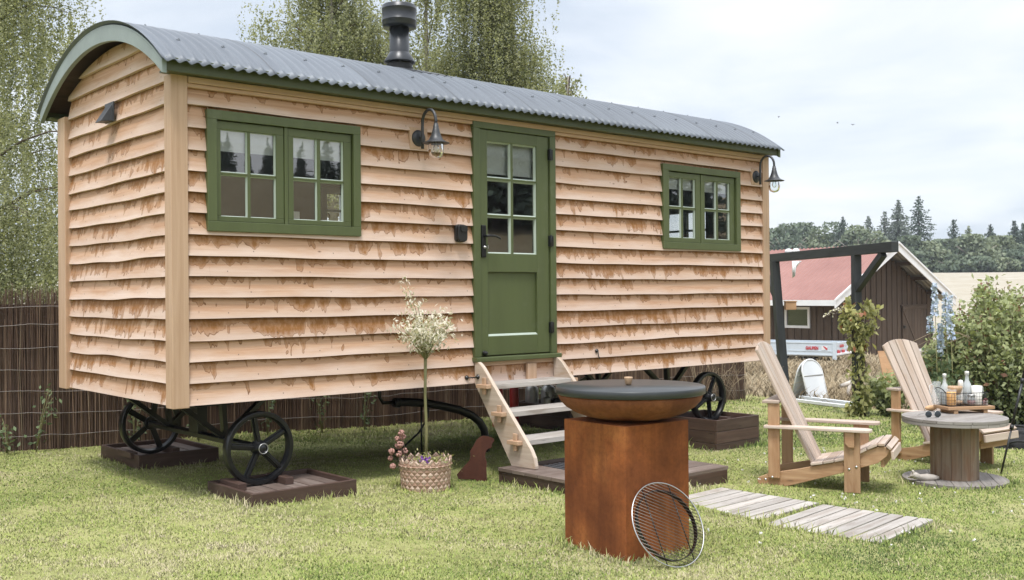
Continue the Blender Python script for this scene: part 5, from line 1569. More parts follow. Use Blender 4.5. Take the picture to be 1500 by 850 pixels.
# ================================================================== trailer
TX, TY = 8.815, 29.4
tz0 = gzf(TX, TY)
tr = thing('box_trailer', (TX, TY, tz0), math.radians(-34), 'pale blue grey box trailer with red lettering parked before the shed', 'trailer')
b0, b1 = 1.35 - 78.5 * TY / FPX - tz0 - .19, 1.35 - 77.5 * TY / FPX - tz0 + .16
zb = .215; zt = zb + .35
mb = MB(); mb.box(-2.6, .32, -.02, .02, zb, zt); mb.box(-2.6, .32, 1.35, 1.39, zb, zt); mb.box(-2.6, -2.56, .02, 1.35, zb, zt)
mb.box(-2.6, .32, -.028, -.02, zb + .10, zb + .13); mb.box(-2.6, .32, -.032, .03, zt - .02, zt + .012); mb.box(-2.6, .32, -.032, -.02, zb - .012, zb + .03)
mb.build('side_panel', M['bluetrail'], tr, .003)
mb = MB(); mb.box(.32, .36, .0, 1.37, zb, zt); mb.box(.36, .372, .02, 1.35, zb + .14, zb + .19); mb.build('tailgate', M['bluetrail'], tr, .003)
mb = MB(); mb.box(.29, .40, -.06, -.0, zb - .12, zt + .03); mb.build('corner_post', M['bluetrail'], tr, .003)
mb = MB(); mb.box(-2.55, .30, .03, 1.34, zb - .05, zb - .01); mb.build('load_bed', M['galv'], tr)
for x in (-1.25, -.45):
    w = MB(); w.lathe([(.06, -.08), (.16, -.085), (.235, -.075), (.25, -.05), (.25, .05), (.235, .075), (.16, .085)], 28, (x, .16, .18), (0, 1, 0)); ww = w.build('wheel', M['tyre'], tr)
    r_ = MB(); r_.lathe([(.0, 0), (.14, .0), (.15, .02), (.16, .02)], 22, (x, .08, .18), (0, -1, 0), close=False); r_.build('rim', M['galv'], ww)
mb = MB(); mb.box(.36, .46, -.02, 1.40, .22, .27); mb.build('bumper', M['white'], tr, .004)
for y in (.12, .55, 1.1):
    mb = MB(); mb.box(.37, .42, y, y + .16, .275, .35); mb.build('tail_light', M['redlet'], tr, .004)


def text(body, size, mat, parent, loc, rot, name='lettering'):
    cu_ = bpy.data.curves.new(name, 'FONT'); cu_.body = body; cu_.size = size; cu_.extrude = .002; cu_.align_x = 'CENTER'; cu_.align_y = 'CENTER'
    cu_.materials.append(mat); cu_.offset = .006
    tmp = bpy.data.objects.new(name, cu_); COL.objects.link(tmp)
    me = bpy.data.meshes.new_from_object(tmp.evaluated_get(bpy.context.evaluated_depsgraph_get()))
    bpy.data.objects.remove(tmp); me.name = name
    if not me.materials: me.materials.append(mat)
    o = bpy.data.objects.new(name, me); COL.objects.link(o); o.parent = parent; o.location = loc; o.rotation_euler = rot
    return o
tx_ = text('GAUPEN', .12, M['redlet'], tr, (-.30, -.036, zb + .195), (PI / 2, 0, 0)); tx_.scale = (.78, 1, 1)
text('GAUPEN', .10, M['redlet'], tr, (.376, .55, zb + .245), (PI / 2, 0, PI / 2))
mb = MB(); mb.box(-.03, .14, -.030, -.0285, zb + .15, zb + .26); mb.build('badge', M['white'], tr)
mb = MB(); mb.prism([(.05, .255), (.01, .255), (.10, .155), (.14, .155), (.14, .20)], (0, -.0335, zb), (1, 0, 0), (0, 0, 1), (0, 1, 0), .002); mb.build('badge_stripe', M['redlet'], tr)

# ================================================================== brown shed
PHI = math.radians(36.2)
bo_ = Vector((10.585 - .35, 34.0 + .485, 0)) + Vector((math.cos(PHI), math.sin(PHI), 0)) * .69
bzz = gzf(bo_.x + 2, bo_.y + 2)
bn = thing('brown_shed', (bo_.x, bo_.y, 0), PHI, 'dark brown board shed with faded red sheet roof and white bargeboards', 'shed')
BW, BL = 5.93, 13.0; ze, zr_ = 1.02, 2.95           # eave and ridge heights (above datum) at the barge plane
wall_t = ze - .0
half = 7.08 / 2; xr = half - .69
slope = (zr_ - ze) / half
def roof_z(x): return zr_ - slope * abs(x - xr)
mb = MB(); x = 0.0; k = 0
rgb = random.Random(4)
while x < BW - .01:
    w = min(.155, BW - x); z1_ = min(roof_z(x + .01), roof_z(x + w - .01)) - .12
    d = 0 if k % 2 else -.028
    zlo = bzz - .5
    mb.box(x + (0 if k % 2 else -.012), x + w - .001 + (0 if k % 2 else .012), d, d + .026, zlo, z1_, None, 2); x += w; k += 1
mb.build('gable_wall', M['barn'], bn)
mb = MB(); y = .03; k = 0
while y < BL:
    w = .155; d = 0 if k % 2 else -.028
    if not (0.92 < y + w / 2 < 1.95): mb.box(d - .001, d + .025, y, y + w - .001, bzz - .5, ze + .08, None, 2)
    else:
        mb.box(d - .001, d + .025, y, y + w - .001, bzz - .5, .12, None, 2); mb.box(d - .001, d + .025, y, y + w - .001, .80, ze + .08, None, 2)
    y += w; k += 1
mb.build('side_wall', M['barn'], bn)
mb = MB(); mb.box(BW - .03, BW, .03, BL, bzz - .5, ze + .3); mb.box(0, BW, BL - .03, BL, bzz - .5, ze); mb.build('rear_wall', M['barn'], bn)
wf = MB(); y0, y1, z0_, z1_ = .90, 1.97, .10, .84; t_ = .09
for q in ((y0, y1, z1_ - t_, z1_), (y0, y1, z0_, z0_ + t_), (y0, y0 + t_, z0_ + t_, z1_ - t_), (y1 - t_, y1, z0_ + t_, z1_ - t_)): wf.box(-.05, .03, q[0], q[1], q[2], q[3])
wn = wf.build('window', M['white'], bn, .004)
mb = MB(); mb.add([(-.01, y0 + t_, z0_ + t_), (-.01, y1 - t_, z0_ + t_), (-.01, y1 - t_, z1_ - t_), (-.01, y0 + t_, z1_ - t_)], [(0, 1, 2, 3)]); mb.build('pane', M['shedglass'], wn)
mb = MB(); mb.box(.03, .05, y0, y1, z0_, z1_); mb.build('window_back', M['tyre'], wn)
# roof sheets: corrugated down the slope
def roof_side(s, mat, name, dz, y0, y1, amp):
    n = int((y1 - y0) / .19 * 6); vs = []
    for i in range(n + 1):
        y = y0 + (y1 - y0) * i / n; h = amp * math.cos(2 * PI * (y - y0) / .19)
        for x in (xr, xr + s * half): vs.append((x, y, roof_z(x) + dz + h))
    mb = MB(); mb.add(vs, [(2 * i, 2 * i + 2, 2 * i + 3, 2 * i + 1) for i in range(n)], None, .5, True); return mb.build(name, mat, bn)
roof_side(-1, M['redroof'], 'roof', .05, -.62, BL + .4, .022); roof_side(1, M['redroof'], 'roof', .05, -.62, BL + .4, .022)
roof_side(1, M['galv'], 'soffit_sheet', -.03, -.60, BL, .02)
for s in (-1, 1):
    mb = MB(); e = Vector((s * half, 0, -slope * half)); 
    mb.prism([(0, .10), (0, -.20), (s * half * 1.01, -.20 - slope * half * 1.01), (s * half * 1.01, .10 - slope * half * 1.01)], (xr, -.66, zr_), (1, 0, 0), (0, 0, 1), (0, 1, 0), .035)
    mb.prism([(0, .135), (0, .06), (s * half * 1.01, .06 - slope * half * 1.01), (s * half * 1.01, .135 - slope * half * 1.01)], (xr, -.70, zr_), (1, 0, 0), (0, 0, 1), (0, 1, 0), .038)
    mb.build('bargeboard', M['white'], bn, .004)
mb = MB(); mb.box(xr - half - .03, xr - half - .0, -.62, BL + .4, ze - .13, ze + .06); mb.build('fascia', M['white'], bn)
for f in (.25, .52, .78):
    mb = MB(); x = xr + half * f; mb.box(x - .05, x + .05, -.6, .0, roof_z(x) - .20, roof_z(x) - .075); mb.build('purlin', M['barn'], bn)
# gable door
mb = MB(); dx0, dx1 = 3.95, 5.45
for k in range(8):
    w = (dx1 - dx0) / 8; mb.box(dx0 + w * k, dx0 + w * (k + 1) - .006, -.075, -.045, bzz - .2, .80, None, 2)
mb.box(dx0, dx1, -.095, -.0755, .70, .80); mb.bar((dx0 + .05, -.085, .68), (dx0 + .85, -.085, -.55), .09, .018, (0, 1, 0))
dr_ = mb.build('door', M['barn'], bn)
mb = MB(); mb.box(dx0 - .08, dx1 + .08, -.085, -.03, .805, .87); mb.build('lintel', M['barn'], dr_)
mb = MB(); mb.box(dx0 + .02, dx0 + .14, -.13, -.09, .02, .12); mb.build('lock', M['black'], dr_)

# plywood sheet propped behind the chair
t = thing('plywood_sheet', (5.66, 15.6, gzf(5.66, 15.6)), math.radians(10), 'orange brown plywood sheet propped up behind the rear chair', 'plywood sheet')
mb = MB(); mb.prism([(0, -.05), (.62, -.05), (.46, .80), (-.06, .80)], (0, 0, 0), (1, 0, 0), (0, .25, .97), (0, -.97, .25), .014); mb.build('sheet', M['ply'], t)
# weathered plank pile at the shed corner
t = thing('plank_pile', (10.6, 25.5, gzf(10.6, 25.5)), .25, 'pile of grey weathered planks beyond the shrub', 'plank pile')
mb = MB()
for k in range(7):
    for j in range(4): mb.box(-.9 + random.uniform(-.1, .1), .9 + random.uniform(-.1, .1), -.4 + .2 * j, -.22 + .2 * j, .02 + .075 * k, .085 + .075 * k)
mb.build('planks', M['grey_plank'], t)

# ================================================================== the big shrub and delphiniums
rg = np.random.default_rng(77)
sx_, sy_ = 6.05, 12.7; sz_ = gzf(sx_, sy_)
shb = thing('tall_shrub', (sx_, sy_, sz_), 0, 'tall leafy olive green shrub at the right edge', 'shrub')
mb = MB(); P = []; B = []
for k in range(120):
    a = rg.random() * 2 * PI; q = rg.random() ** .5
    top = np.array([.98 * q * math.cos(a), .72 * q * math.sin(a), 1.78 * (1 - .50 * q ** 2.2) * rg.uniform(.72, 1.06)])
    if k < 16: top[2] *= 1.10
    st = np.array([.25 * math.cos(a) * q, .25 * math.sin(a) * q, 0])
    pts = [st + (top - st) * f + np.array([math.cos(a), math.sin(a), 0]) * .18 * q * math.sin(f * PI) for f in np.linspace(0, 1, 7)]
    mb.tube(pts, [.011, .010, .008, .007, .006, .004, .002], 5)
    m = 190; f = rg.random(m) ** .7 * .97 + .03
    idx = np.clip((f * 6).astype(int), 0, 5); fr_ = f * 6 - idx; pp_ = np.array(pts)
    c = pp_[idx] * (1 - fr_)[:, None] + pp_[idx + 1] * fr_[:, None]
    spread = .085 * (1.0 - .62 * f)[:, None] + .018
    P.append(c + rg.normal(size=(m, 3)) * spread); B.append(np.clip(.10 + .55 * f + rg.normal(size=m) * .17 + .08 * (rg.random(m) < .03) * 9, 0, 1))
# low skirt
m = 2600; a = rg.random(m) * 2 * PI; q = rg.random(m) ** .5
P.append(np.stack([1.02 * q * np.cos(a), .78 * q * np.sin(a), rg.random(m) * .85 * (1 - .45 * q)], 1)); B.append(np.clip(.2 + rg.normal(size=m) * .2, 0, 1))
mb.build('branch', M['twig'], shb)
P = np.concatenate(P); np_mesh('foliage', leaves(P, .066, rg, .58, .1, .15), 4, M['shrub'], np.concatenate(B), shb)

DG = 'pale blue delphinium spikes beside the tall shrub'
for i, (px, y, h0, h1, lab) in enumerate(((1369, 11.9, 1.06, 1.44, 'delphinium spike standing in front of the shed gable corner'), (1384.5, 12.0, .92, 1.33, 'delphinium spike in the middle of the blue clump'), (1391.5, 11.85, .80, 1.30, 'delphinium spike touching the tall shrub'), (1377, 12.1, .60, .98, 'short delphinium spike low in the blue clump'), (1362, 12.1, .86, 1.06, 'sparse short delphinium spike left of the shed corner'))):
    x = (px - 750) / FPX * y; z0 = gzf(x, y); rg = np.random.default_rng(300 + i)
    t = thing('delphinium', (x, y, z0), 0, lab, 'flower', DG)
    mb = MB(); mb.tube([(0, 0, 0), (.02, 0, .6), (.0, 0, h1 - z0)], [.006, .005, .003], 6); mb.build('stem', M['stemgreen'], t)
    n = 170 if h1 - h0 > .3 else 80
    f = rg.random(n); a = rg.random(n) * 2 * PI; r = .042 * (1 - .5 * f) * (.6 + .5 * rg.random(n))
    P = np.stack([r * np.cos(a), r * np.sin(a), h0 - z0 + (h1 - h0) * f], 1)
    np_mesh('petals', leaves(P, .040, rg, .75), 4, M['bluefl'], rg.random(n), t)
    P = rg.normal(size=(90, 3)) * np.array([.10, .08, .22]) + np.array([0, 0, .42]); P[:, 2] = np.abs(P[:, 2])
    np_mesh('foliage', leaves(P, .085, rg, .5), 4, M['weed'], rg.random(90) * .7, t)

# dry arching stalks by the shed door
t = thing('arching_stalks', (5.85, 12.35, gzf(5.85, 12.35)), 0, 'thin pale arching stalks in front of the shed door', 'dry weed')
mb = MB()
for k in range(6):
    a = -.16 - .07 * k; mb.tube([(a * .1, 0, 0), (a * .5, 0, .75 + .05 * k), (a * 1.4, .0, 1.02 + .03 * k), (a * 2.2, 0, .98), (a * 2.9, 0, .80)], [.004, .0035, .003, .002, .001], 5)
mb.build('stalks', M['drygrass'], t)
# ================================================================== trees
def birch(name, x, y, h, rx, ry, z0c, nstr, label, seed, lean=0.0, leaf=.062, strand=(.5, 1.7), group=None, dens=.027, shape=1.0):
    """weeping birch: pale trunk, rising limbs, hanging strands of small leaves"""
    rg = np.random.default_rng(seed); zg = gzf(x, y)
    t = thing(name, (x, y, zg), 0, label, 'birch', group)
    mb = MB(); r0 = .07 + h * .006
    path = [(lean * f * f * h, .1 * math.sin(f * 5 + seed), h * f * .96) for f in np.linspace(0, 1, 10)]
    mb.tube(path, [r0 * (1 - .9 * f) + .01 for f in np.linspace(0, 1, 10)], 9)
    mb.build('trunk', M['bark'], t)
    lm = MB(); tips = []
    for k in range(44):
        f = rg.uniform(.16, .97); i = f * 9; b = np.array(path[int(i)])
        a = rg.random() * 2 * PI
        reach = (1 - max(0, f - .35) / .68) ** .55 * rg.uniform(.55, 1.0)
        e = b + np.array([rx * math.cos(a) * reach, ry * math.sin(a) * reach, rg.uniform(.25, .75) * min(h * .16, 1.6)])
        pts = [b + (e - b) * q + np.array([0, 0, .35 * math.sin(q * PI)]) for q in np.linspace(0, 1, 6)]
        lm.tube(pts, [.03 * (1 - f * .6), .024 * (1 - f * .6), .017, .012, .008, .005], 6)
        tips += [pts[j] for j in (2, 3, 4, 5, 5)]
    lm.build('branch', M['twig'], t)
    tips = np.array(tips)
    P = []; B = []; tw = []
    for k in range(nstr):
        o = tips[rg.integers(len(tips))] + rg.normal(size=3) * np.array([.30, .30, .24]) * shape
        if o[2] < z0c: o[2] = z0c + rg.random() * .8
        ln = rg.uniform(*strand); m = max(8, int(ln / dens)); f = np.sort(rg.random(m))
        drift = rg.normal(size=2) * .10
        q = np.stack([o[0] + drift[0] * f + rg.normal(size=m) * .024, o[1] + drift[1] * f + rg.normal(size=m) * .024, o[2] - ln * f ** 1.1], 1)
        sh = rg.normal() * .20
        q[:, 2] = np.maximum(q[:, 2], z0c - .9)
        P.append(q); B.append(np.clip(sh + .48 + rg.normal(size=m) * .20, 0, 1))
    P = np.concatenate(P); B = np.concatenate(B)
    np_mesh('crown', leaves(P, leaf, rg, .62, .35), 4, M['birchleaf'], B, t)
    return t


birch('birch_tree', -8.1, 15.4, 9.8, 2.25, 1.8, 1.6, 4600, 'tall weeping birch rising above the fence at the left edge', 11, .0, .038)
birch('birch_tree', -8.7, 14.2, 4.9, 1.35, 1.1, .9, 4600, 'lower weeping birch drooping over the fence at the far left', 12, .0, .034, (.7, 1.9), None, .026)
birch('birch_tree', -10.6, 20.5, 10.5, 2.6, 2.0, 1.5, 3200, 'paler birch behind the one at the left edge', 13, .0, .055)
birch('birch_tree', -3.7, 21.5, 9.8, 2.1, 1.7, 4.2, 3900, 'birch behind the roof left of the flue', 14, .0, .050, (.5, 1.4))
birch('birch_tree', -1.9, 23.5, 9.6, 1.4, 1.4, 4.6, 1300, 'slimmer birch seen behind the flue', 18, .0, .058, (.4, 1.2))
birch('birch_tree', -.45, 22.5, 11.5, 1.60, 1.4, 4.0, 3500, 'weeping birch behind the roof right of the flue', 15, .0, .050, (.8, 2.3))
birch('birch_tree', 1.35, 24.0, 7.1, .75, .7, 4.4, 420, 'small birch tip showing over the roof right of the tall birches', 16, .0, .075, (.4, 1.1), None, .034, .6)


def bushy(name, x, y, h, r, label, seed, mat='bgleaf', n=2600, leaf=.55, group='broadleaf trees along the far edge of the field'):
    rg = np.random.default_rng(seed); zg = gzf(x, y)
    t = thing(name, (x, y, zg), 0, label, 'tree', group)
    mb = MB(); mb.tube([(0, 0, -.3), (.1, 0, h * .35), (0, .1, h * .7)], [.28, .2, .08], 7)
    for k in range(6):
        a = rg.random() * 6.28; mb.tube([(0, 0, h * .3), (r * .35 * math.cos(a), r * .35 * math.sin(a), h * .55), (r * .7 * math.cos(a), r * .7 * math.sin(a), h * .72)], [.12, .08, .03], 5)
    mb.build('trunk', M['bark'], t)
    P = []; B = []
    nl = 20
    for k in range(nl):
        a = rg.random() * 6.28; q = rg.random() ** .5; zz = rg.uniform(.16, .92)
        w = math.sin(min(1, zz * 1.15 + .12) * PI) ** .6
        c = np.array([r * .72 * q * math.cos(a) * w, r * .72 * q * math.sin(a) * w, h * zz])
        rl = r * rg.uniform(.28, .48); m = n // nl
        d = rg.normal(size=(m, 3)); d /= np.linalg.norm(d, axis=1)[:, None]
        p = c + d * rl * rg.uniform(.55, 1.05, (m, 1)) * np.array([1, 1, .85]); P.append(p)
        B.append(np.clip(.32 + rg.normal() * .14 + .25 * d[:, 2] + rg.normal(size=m) * .14, 0, 1))
    P = np.concatenate(P); P[:, 2] = np.clip(P[:, 2], .2, h * 1.02)
    np_mesh('crown', leaves(P, leaf, rg, .7), 4, M[mat], np.concatenate(B), t)
    return t


def spruce(name, x, y, h, r, label, seed, mat='spruce', tiers=26, group='spruces along the far edge of the field', sparse=1.0, leaf=.42, cat='spruce'):
    rg = np.random.default_rng(seed); zg = gzf(x, y)
    t = thing(name, (x, y, zg), 0, label, cat, group)
    mb = MB(); mb.tube([(0, 0, -.3), (0, 0, h * .5), (0, 0, h * .98)], [.22, .13, .02], 7); mb.build('trunk', M['twig'], t)
    P = []; B = []
    for i in range(tiers):
        f = (i + rg.random() * .5) / tiers; zz = h * (.07 + .93 * f)
        rr = r * (1 - f) ** .82 * rg.uniform(.75, 1.1) + .06
        nb = max(5, int(9 * sparse * (1 - f * .5)))
        a0 = rg.random() * 6.28
        for k in range(nb):
            a = a0 + 6.28 * k / nb + rg.normal() * .2; ln = rr * rg.uniform(.65, 1.1)
            m = max(4, int(ln / .10 * sparse)); q = rg.uniform(.05, 1, m)
            p = np.stack([ln * q * math.cos(a), ln * q * math.sin(a), zz - .34 * ln * q + .16 * ln * q ** 3], 1) + rg.normal(size=(m, 3)) * np.array([.08, .08, .07])
            P.append(p); B.append(np.clip(.35 + .25 * q + rg.normal(size=m) * .18, 0, 1))
    np_mesh('crown', leaves(np.concatenate(P), leaf, rg, .42, .35), 4, M[mat], np.concatenate(B), t)
    return t


def far(px, Y): return (px - 750) / FPX * Y
def hgt(top, px, Y):
    hor = 431.5 - (px - 750) * .0082
    return 1.35 + (hor - top) / FPX * Y - gzf(far(px, Y), Y)
BL_ = [  # px, top y, Y, radius, mat, label
    (1128, 341, 168, 4.2, 'bgleaf', 'rounded dark tree showing first beside the hut corner'),
    (1152, 334, 165, 4.8, 'bgleaf', 'rounded tree above the left end of the red roof'),
    (1178, 333, 170, 4.8, 'bgleaf', 'broad rounded tree with the highest top over the red roof'),
    (1200, 342, 164, 4.0, 'bgpale', 'lighter low tree over the middle of the red roof'),
    (1221, 332, 172, 4.2, 'bgleaf', 'rounded tree just left of the small dark spruce'),
    (1257, 336, 163, 4.2, 'bgpale', 'pale tree just right of the small dark spruce'),
    (1284, 345, 162, 3.8, 'bgpale', 'pale tree left of the shed ridge'),
    (1333, 352, 160, 3.9, 'bgleaf', 'bushy tree above the right slope of the shed roof'),
    (1358, 360, 160, 4.0, 'bgpale', 'bushy tree below the tallest spruce'),
    (1383, 357, 161, 4.2, 'bgleaf', 'bushy tree right of the tallest spruce'),
    (1405, 356, 163, 4.0, 'bgleaf', 'bushy tree under the lone thin spruce'),
    (1425, 350, 160, 4.4, 'bgpale', 'broad pale tree in the middle of the right tree line'),
    (1446, 362, 161, 3.6, 'bgpale', 'pale tree under the narrow leaning spruce'),
    (1466, 352, 163, 3.8, 'bgpale', 'light yellowish tree right of the narrow leaning spruce'),
    (1484, 372, 160, 3.4, 'bgleaf', 'low tree at the foot of the paired spruces'),
    (1504, 366, 161, 3.8, 'bgleaf', 'low tree cut by the right edge'),
    (1396, 380, 156, 2.6, 'bgleaf', 'low bush at the field edge right of the shed'),
    (1436, 382, 156, 2.8, 'bgleaf', 'dark bush at the field edge above the blue flowers'),
    (1470, 384, 156, 2.6, 'bgpale', 'pale bush at the field edge above the tall shrub'),
]
for i, (px, top, Y, r, mt_, lab) in enumerate(BL_):
    bushy('broadleaf_tree', far(px, Y), Y, hgt(top - 4, px, Y), r * 1.12, lab, 500 + i, mt_)
SP_ = [
    (1235.5, 319, 166, 3.3, 'spruce', 1.0, 'small dark spruce over the middle of the red roof'),
    (1273, 317, 172, 3.2, 'pineleaf', .7, 'greyish pine left of the shed ridge'),
    (1297, 310, 174, 3.5, 'pineleaf', .8, 'taller greyish pine beside the second tallest spruce'),
    (1317, 293, 168, 3.5, 'pineleaf', 1.15, 'second tallest spruce above the shed ridge'),
    (1347, 288, 170, 4.9, 'spruce', .85, 'tallest spruce with wide open branches'),
    (1398, 322, 168, 2.8, 'spruce', .8, 'lone thin spruce between the tallest one and the pale birch'),
    (1420, 332, 170, 3.1, 'bgpale', .40, 'sparse pale tree with thin see through crown'),
    (1452, 330, 167, 2.5, 'spruce', .9, 'narrow leaning spruce in the right tree line'),
    (1487, 324, 168, 2.8, 'spruce', 1.0, 'left one of the paired spruces near the right edge'),
    (1500, 328, 169, 2.8, 'spruce', 1.0, 'right one of the paired spruces, cut by the right edge'),
]
for i, (px, top, Y, r, mt_, spz, lab) in enumerate(SP_):
    spruce('spruce_tree', far(px, Y), Y, hgt(top - 1, px, Y), r * 1.2, lab, 600 + i, mt_, 32, sparse=spz * 1.25)

# trees beyond the field on the camera's right: what the window panes mirror
MG = 'spruces on the rise that the window panes mirror'
rg = np.random.default_rng(90)
proto = None
spots = [(80, -28.6, 3.6), (81, -29.6, 3.0), (82, -27.4, 2.0), (80, -24.6, 3.4), (84, -25.0, 2.6), (80, -21.6, 3.5), (82, -20.6, 2.6), (80, -19.2, 4.2), (83, -18.2, 3.4), (80, -17.4, 4.6), (84, -16.2, 4.0), (86, -15.0, 5)]
spots += [(59 + rg.uniform(-2, 6), -5.5 + 1.75 * k + rg.uniform(-.5, .5), rg.uniform(9, 14)) for k in range(11)]
for i, (x, y, h) in enumerate(spots):
    if proto is None:
        proto = spruce('spruce_tree', x, y, 12, 3.4, 'dark spruce on the rise to the right, mirrored in the panes', 700, 'spruce', 30, MG, 1.3, .5); o = proto
    else: o = copy_tree(proto)
    o.location = (x, y, gzf(x, y)); s = h / 12; o.scale = (s * rg.uniform(.9, 1.15), s * rg.uniform(.9, 1.15), s); o.rotation_euler = (0, 0, rg.random() * 6)

# three birds far off in the sky
for px, py, sc, lab in ((1229, 180, 1.0, 'tiny bird in the sky, left one of the close pair'), (1251.5, 183, 1.0, 'tiny bird in the sky, right one of the close pair'), (1143, 171.5, .8, 'tiny bird in the sky alone nearest the hut roof')):
    Y = 90; x = far(px, Y); z = H + (431.5 - (px - 750) * .0082 - py) / FPX * Y
    t = thing('flying_bird', (x, Y, z), random.random() * 3, lab, 'bird', 'birds in the sky')
    mb = MB(); s = .085 * sc
    mb.tube([(-s, 0, 0), (-s * .4, 0, .0), (s * .3, 0, .01), (s * .9, 0, 0)], [.004, .035, .045, .008], 8)
    for q in (-1, 1):
        mb.add([(-s * .3, 0, .02), (s * .35, 0, .02), (s * .10, q * s * 1.3, .09), (-s * .15, q * s * 2.2, .05)], [(0, 1, 2, 3)])
    o = mb.build('bird_body', M['plastic'], t); m_ = o.modifiers.new('t', 'SOLIDIFY'); m_.thickness = .012

# ================================================================== ground sheet
def ring_grid():
    xs = np.concatenate([-np.geomspace(480, 14, 46), np.linspace(-13.5, 13.5, 136), np.geomspace(14, 480, 46)])
    ys = np.concatenate([-np.geomspace(480, 6, 40), np.linspace(-5.5, 24, 148), np.geomspace(24.5, 480, 60)])
    X, Y = np.meshgrid(xs, ys, indexing='ij'); Z = gz(X, Y)
    nx, ny = X.shape
    me = bpy.data.meshes.new('ground'); me.vertices.add(nx * ny)
    me.vertices.foreach_set('co', np.stack([X, Y, Z], -1).astype(np.float32).ravel())
    i, j = np.meshgrid(np.arange(nx - 1), np.arange(ny - 1), indexing='ij'); a = (i * ny + j).ravel()
    q = np.stack([a, a + ny, a + ny + 1, a + 1], 1).astype(np.int32)
    me.loops.add(q.size); me.loops.foreach_set('vertex_index', q.ravel()); me.polygons.add(len(q))
    me.polygons.foreach_set('loop_start', np.arange(0, q.size, 4, dtype=np.int32))
    me.polygons.foreach_set('use_smooth', np.ones(len(q), bool))
    me.materials.append(M['ground']); me.update(calc_edges=True)
    o = bpy.data.objects.new('ground', me); COL.objects.link(o); tag(o, kind='structure')
ring_grid()


# ================================================================== grass
def vnoise(x, y, s, seed):
    rg = np.random.default_rng(seed); T = rg.random((64, 64)); u, v = x / s, y / s
    i, j = np.floor(u).astype(int), np.floor(v).astype(int); f, g = u - i, v - j; f = f * f * (3 - 2 * f); g = g * g * (3 - 2 * g)
    q = lambda a, b: T[a % 64, b % 64]
    return (q(i, j) * (1 - f) + q(i + 1, j) * f) * (1 - g) + (q(i, j + 1) * (1 - f) + q(i + 1, j + 1) * f) * g


def inrect(x, y, cx, cy, ang, hx, hy):
    c, s = math.cos(ang), math.sin(ang); dx, dy = x - cx, y - cy
    return (np.abs(c * dx + s * dy) < hx) & (np.abs(-s * dx + c * dy) < hy)


def hut_rect(x, y, u0, u1, v0, v1, m=0.0):
    c = hw((u0 + u1) / 2, (v0 + v1) / 2); return inrect(x, y, c.x, c.y, YAW, (u1 - u0) / 2 + m, (v1 - v0) / 2 + m)


def blocked(x, y, m=0.0):
    b = np.zeros(len(x), bool)
    for T in (T1, T2, T3, T4): b |= hut_rect(x, y, *T, m)
    b |= hut_rect(x, y, PU0, PU1, PV0, PV1, m)
    b |= inrect(x, y, fx, fy, TH, .238 + m, .238 + m)
    b |= (x - bx) ** 2 + (y - by) ** 2 < (.178 + m) ** 2
    b |= (x - tx) ** 2 + (y - ty) ** 2 < (.386 + m) ** 2
    for cx, cy, lx, ly, ra in DUCK: b |= inrect(x, y, cx, cy, ra, lx / 2 + m, ly / 2 + m)
    return b


def grass(N, y0, y1, hmin, hmax, wk, seed, side=1.6):
    rg = np.random.default_rng(seed)
    k0, k1 = 1 / y0, 1 / y1
    y = 1 / (k1 + (k0 - k1) * rg.random(N)); x = (rg.random(N) * 2 - 1) * (y * .52 + side)
    d = (x - P0.x) * CV.x + (y - P0.y) * CV.y            # hut v
    ok = (~blocked(x, y)) & (d < FV - .03) | ((x > 4.6) & (~blocked(x, y)))
    ok &= ~((y + 1.92 * x > 23.4) & (x > 3.6) & (y > 13.2) & (y + 1.92 * x < 60))
    x, y = x[ok], y[ok]
    bare = (vnoise(x, y, .38, 21) > .80) & (rg.random(len(x)) < .62) | (vnoise(x, y, .19, 22) > .86) & (rg.random(len(x)) < .5)
    x, y = x[~bare], y[~bare]; n = len(x)
    big = vnoise(x, y, 1.1, 3) * .6 + vnoise(x, y, .45, 4) * .4; fine = vnoise(x, y, .12, 5)
    edge = blocked(x, y, .07)
    u = (x - P0.x) * CU.x + (y - P0.y) * CU.y; v = (x - P0.x) * CV.x + (y - P0.y) * CV.y
    under = (u > .2) & (u < L - .2) & (v > .2) & (v < W - .1)
    clump = vnoise(x, y, .07, 9)
    h = (hmin + (hmax - hmin) * rg.random(n) ** 1.4) * (.55 + .9 * fine * .6 + .35 * clump)
    h = np.where(edge, h * np.where(rg.random(n) < .22, 3.2, 1.5), h); h = np.where(under, h * .9, h)
    # yellower in front and at the left, greener to the right
    tone = .38 + .85 * (big - .5) + .30 * (fine - .5) + .25 * (clump - .5) + rg.normal(size=n) * .13 - .045 * np.clip(x - .5, -1.5, 3) + .05
    dead = rg.random(n) < (.03 + .9 * np.clip(vnoise(x, y, .33, 12) - .66, 0, 1) * 2)
    tone = np.where(dead, rg.uniform(.72, 1.0, n), tone)
    nearped = np.exp(-(((x - .45) / .45) ** 2 + ((y - 5.30) / .35) ** 2)) + .8 * np.exp(-(((x + 1.95) / .5) ** 2 + ((y - 6.55) / .4) ** 2))
    tone = np.where(rg.random(n) < .75 * nearped, rg.uniform(.65, 1.0, n), tone)
    w = (.0016 + wk * y) * rg.uniform(.7, 1.4, n)
    a = rg.random(n) * 2 * PI; lx, ly = np.cos(a), np.sin(a)
    bend = h * rg.uniform(.15, .95, n); b = rg.random(n) * 2 * PI; bx_, by_ = np.cos(b) * bend, np.sin(b) * bend
    z = gz(x, y) - .004
    base = np.stack([x, y, z], 1); wv = np.stack([lx * w, ly * w, np.zeros(n)], 1)
    mid = base + np.stack([bx_ * .3, by_ * .3, h * .62], 1); tip = base + np.stack([bx_, by_, h], 1)
    V = np.stack([base - wv, base + wv, mid + wv * .8, mid - wv * .8, tip], 1)
    return V, np.clip(tone, 0, 1)


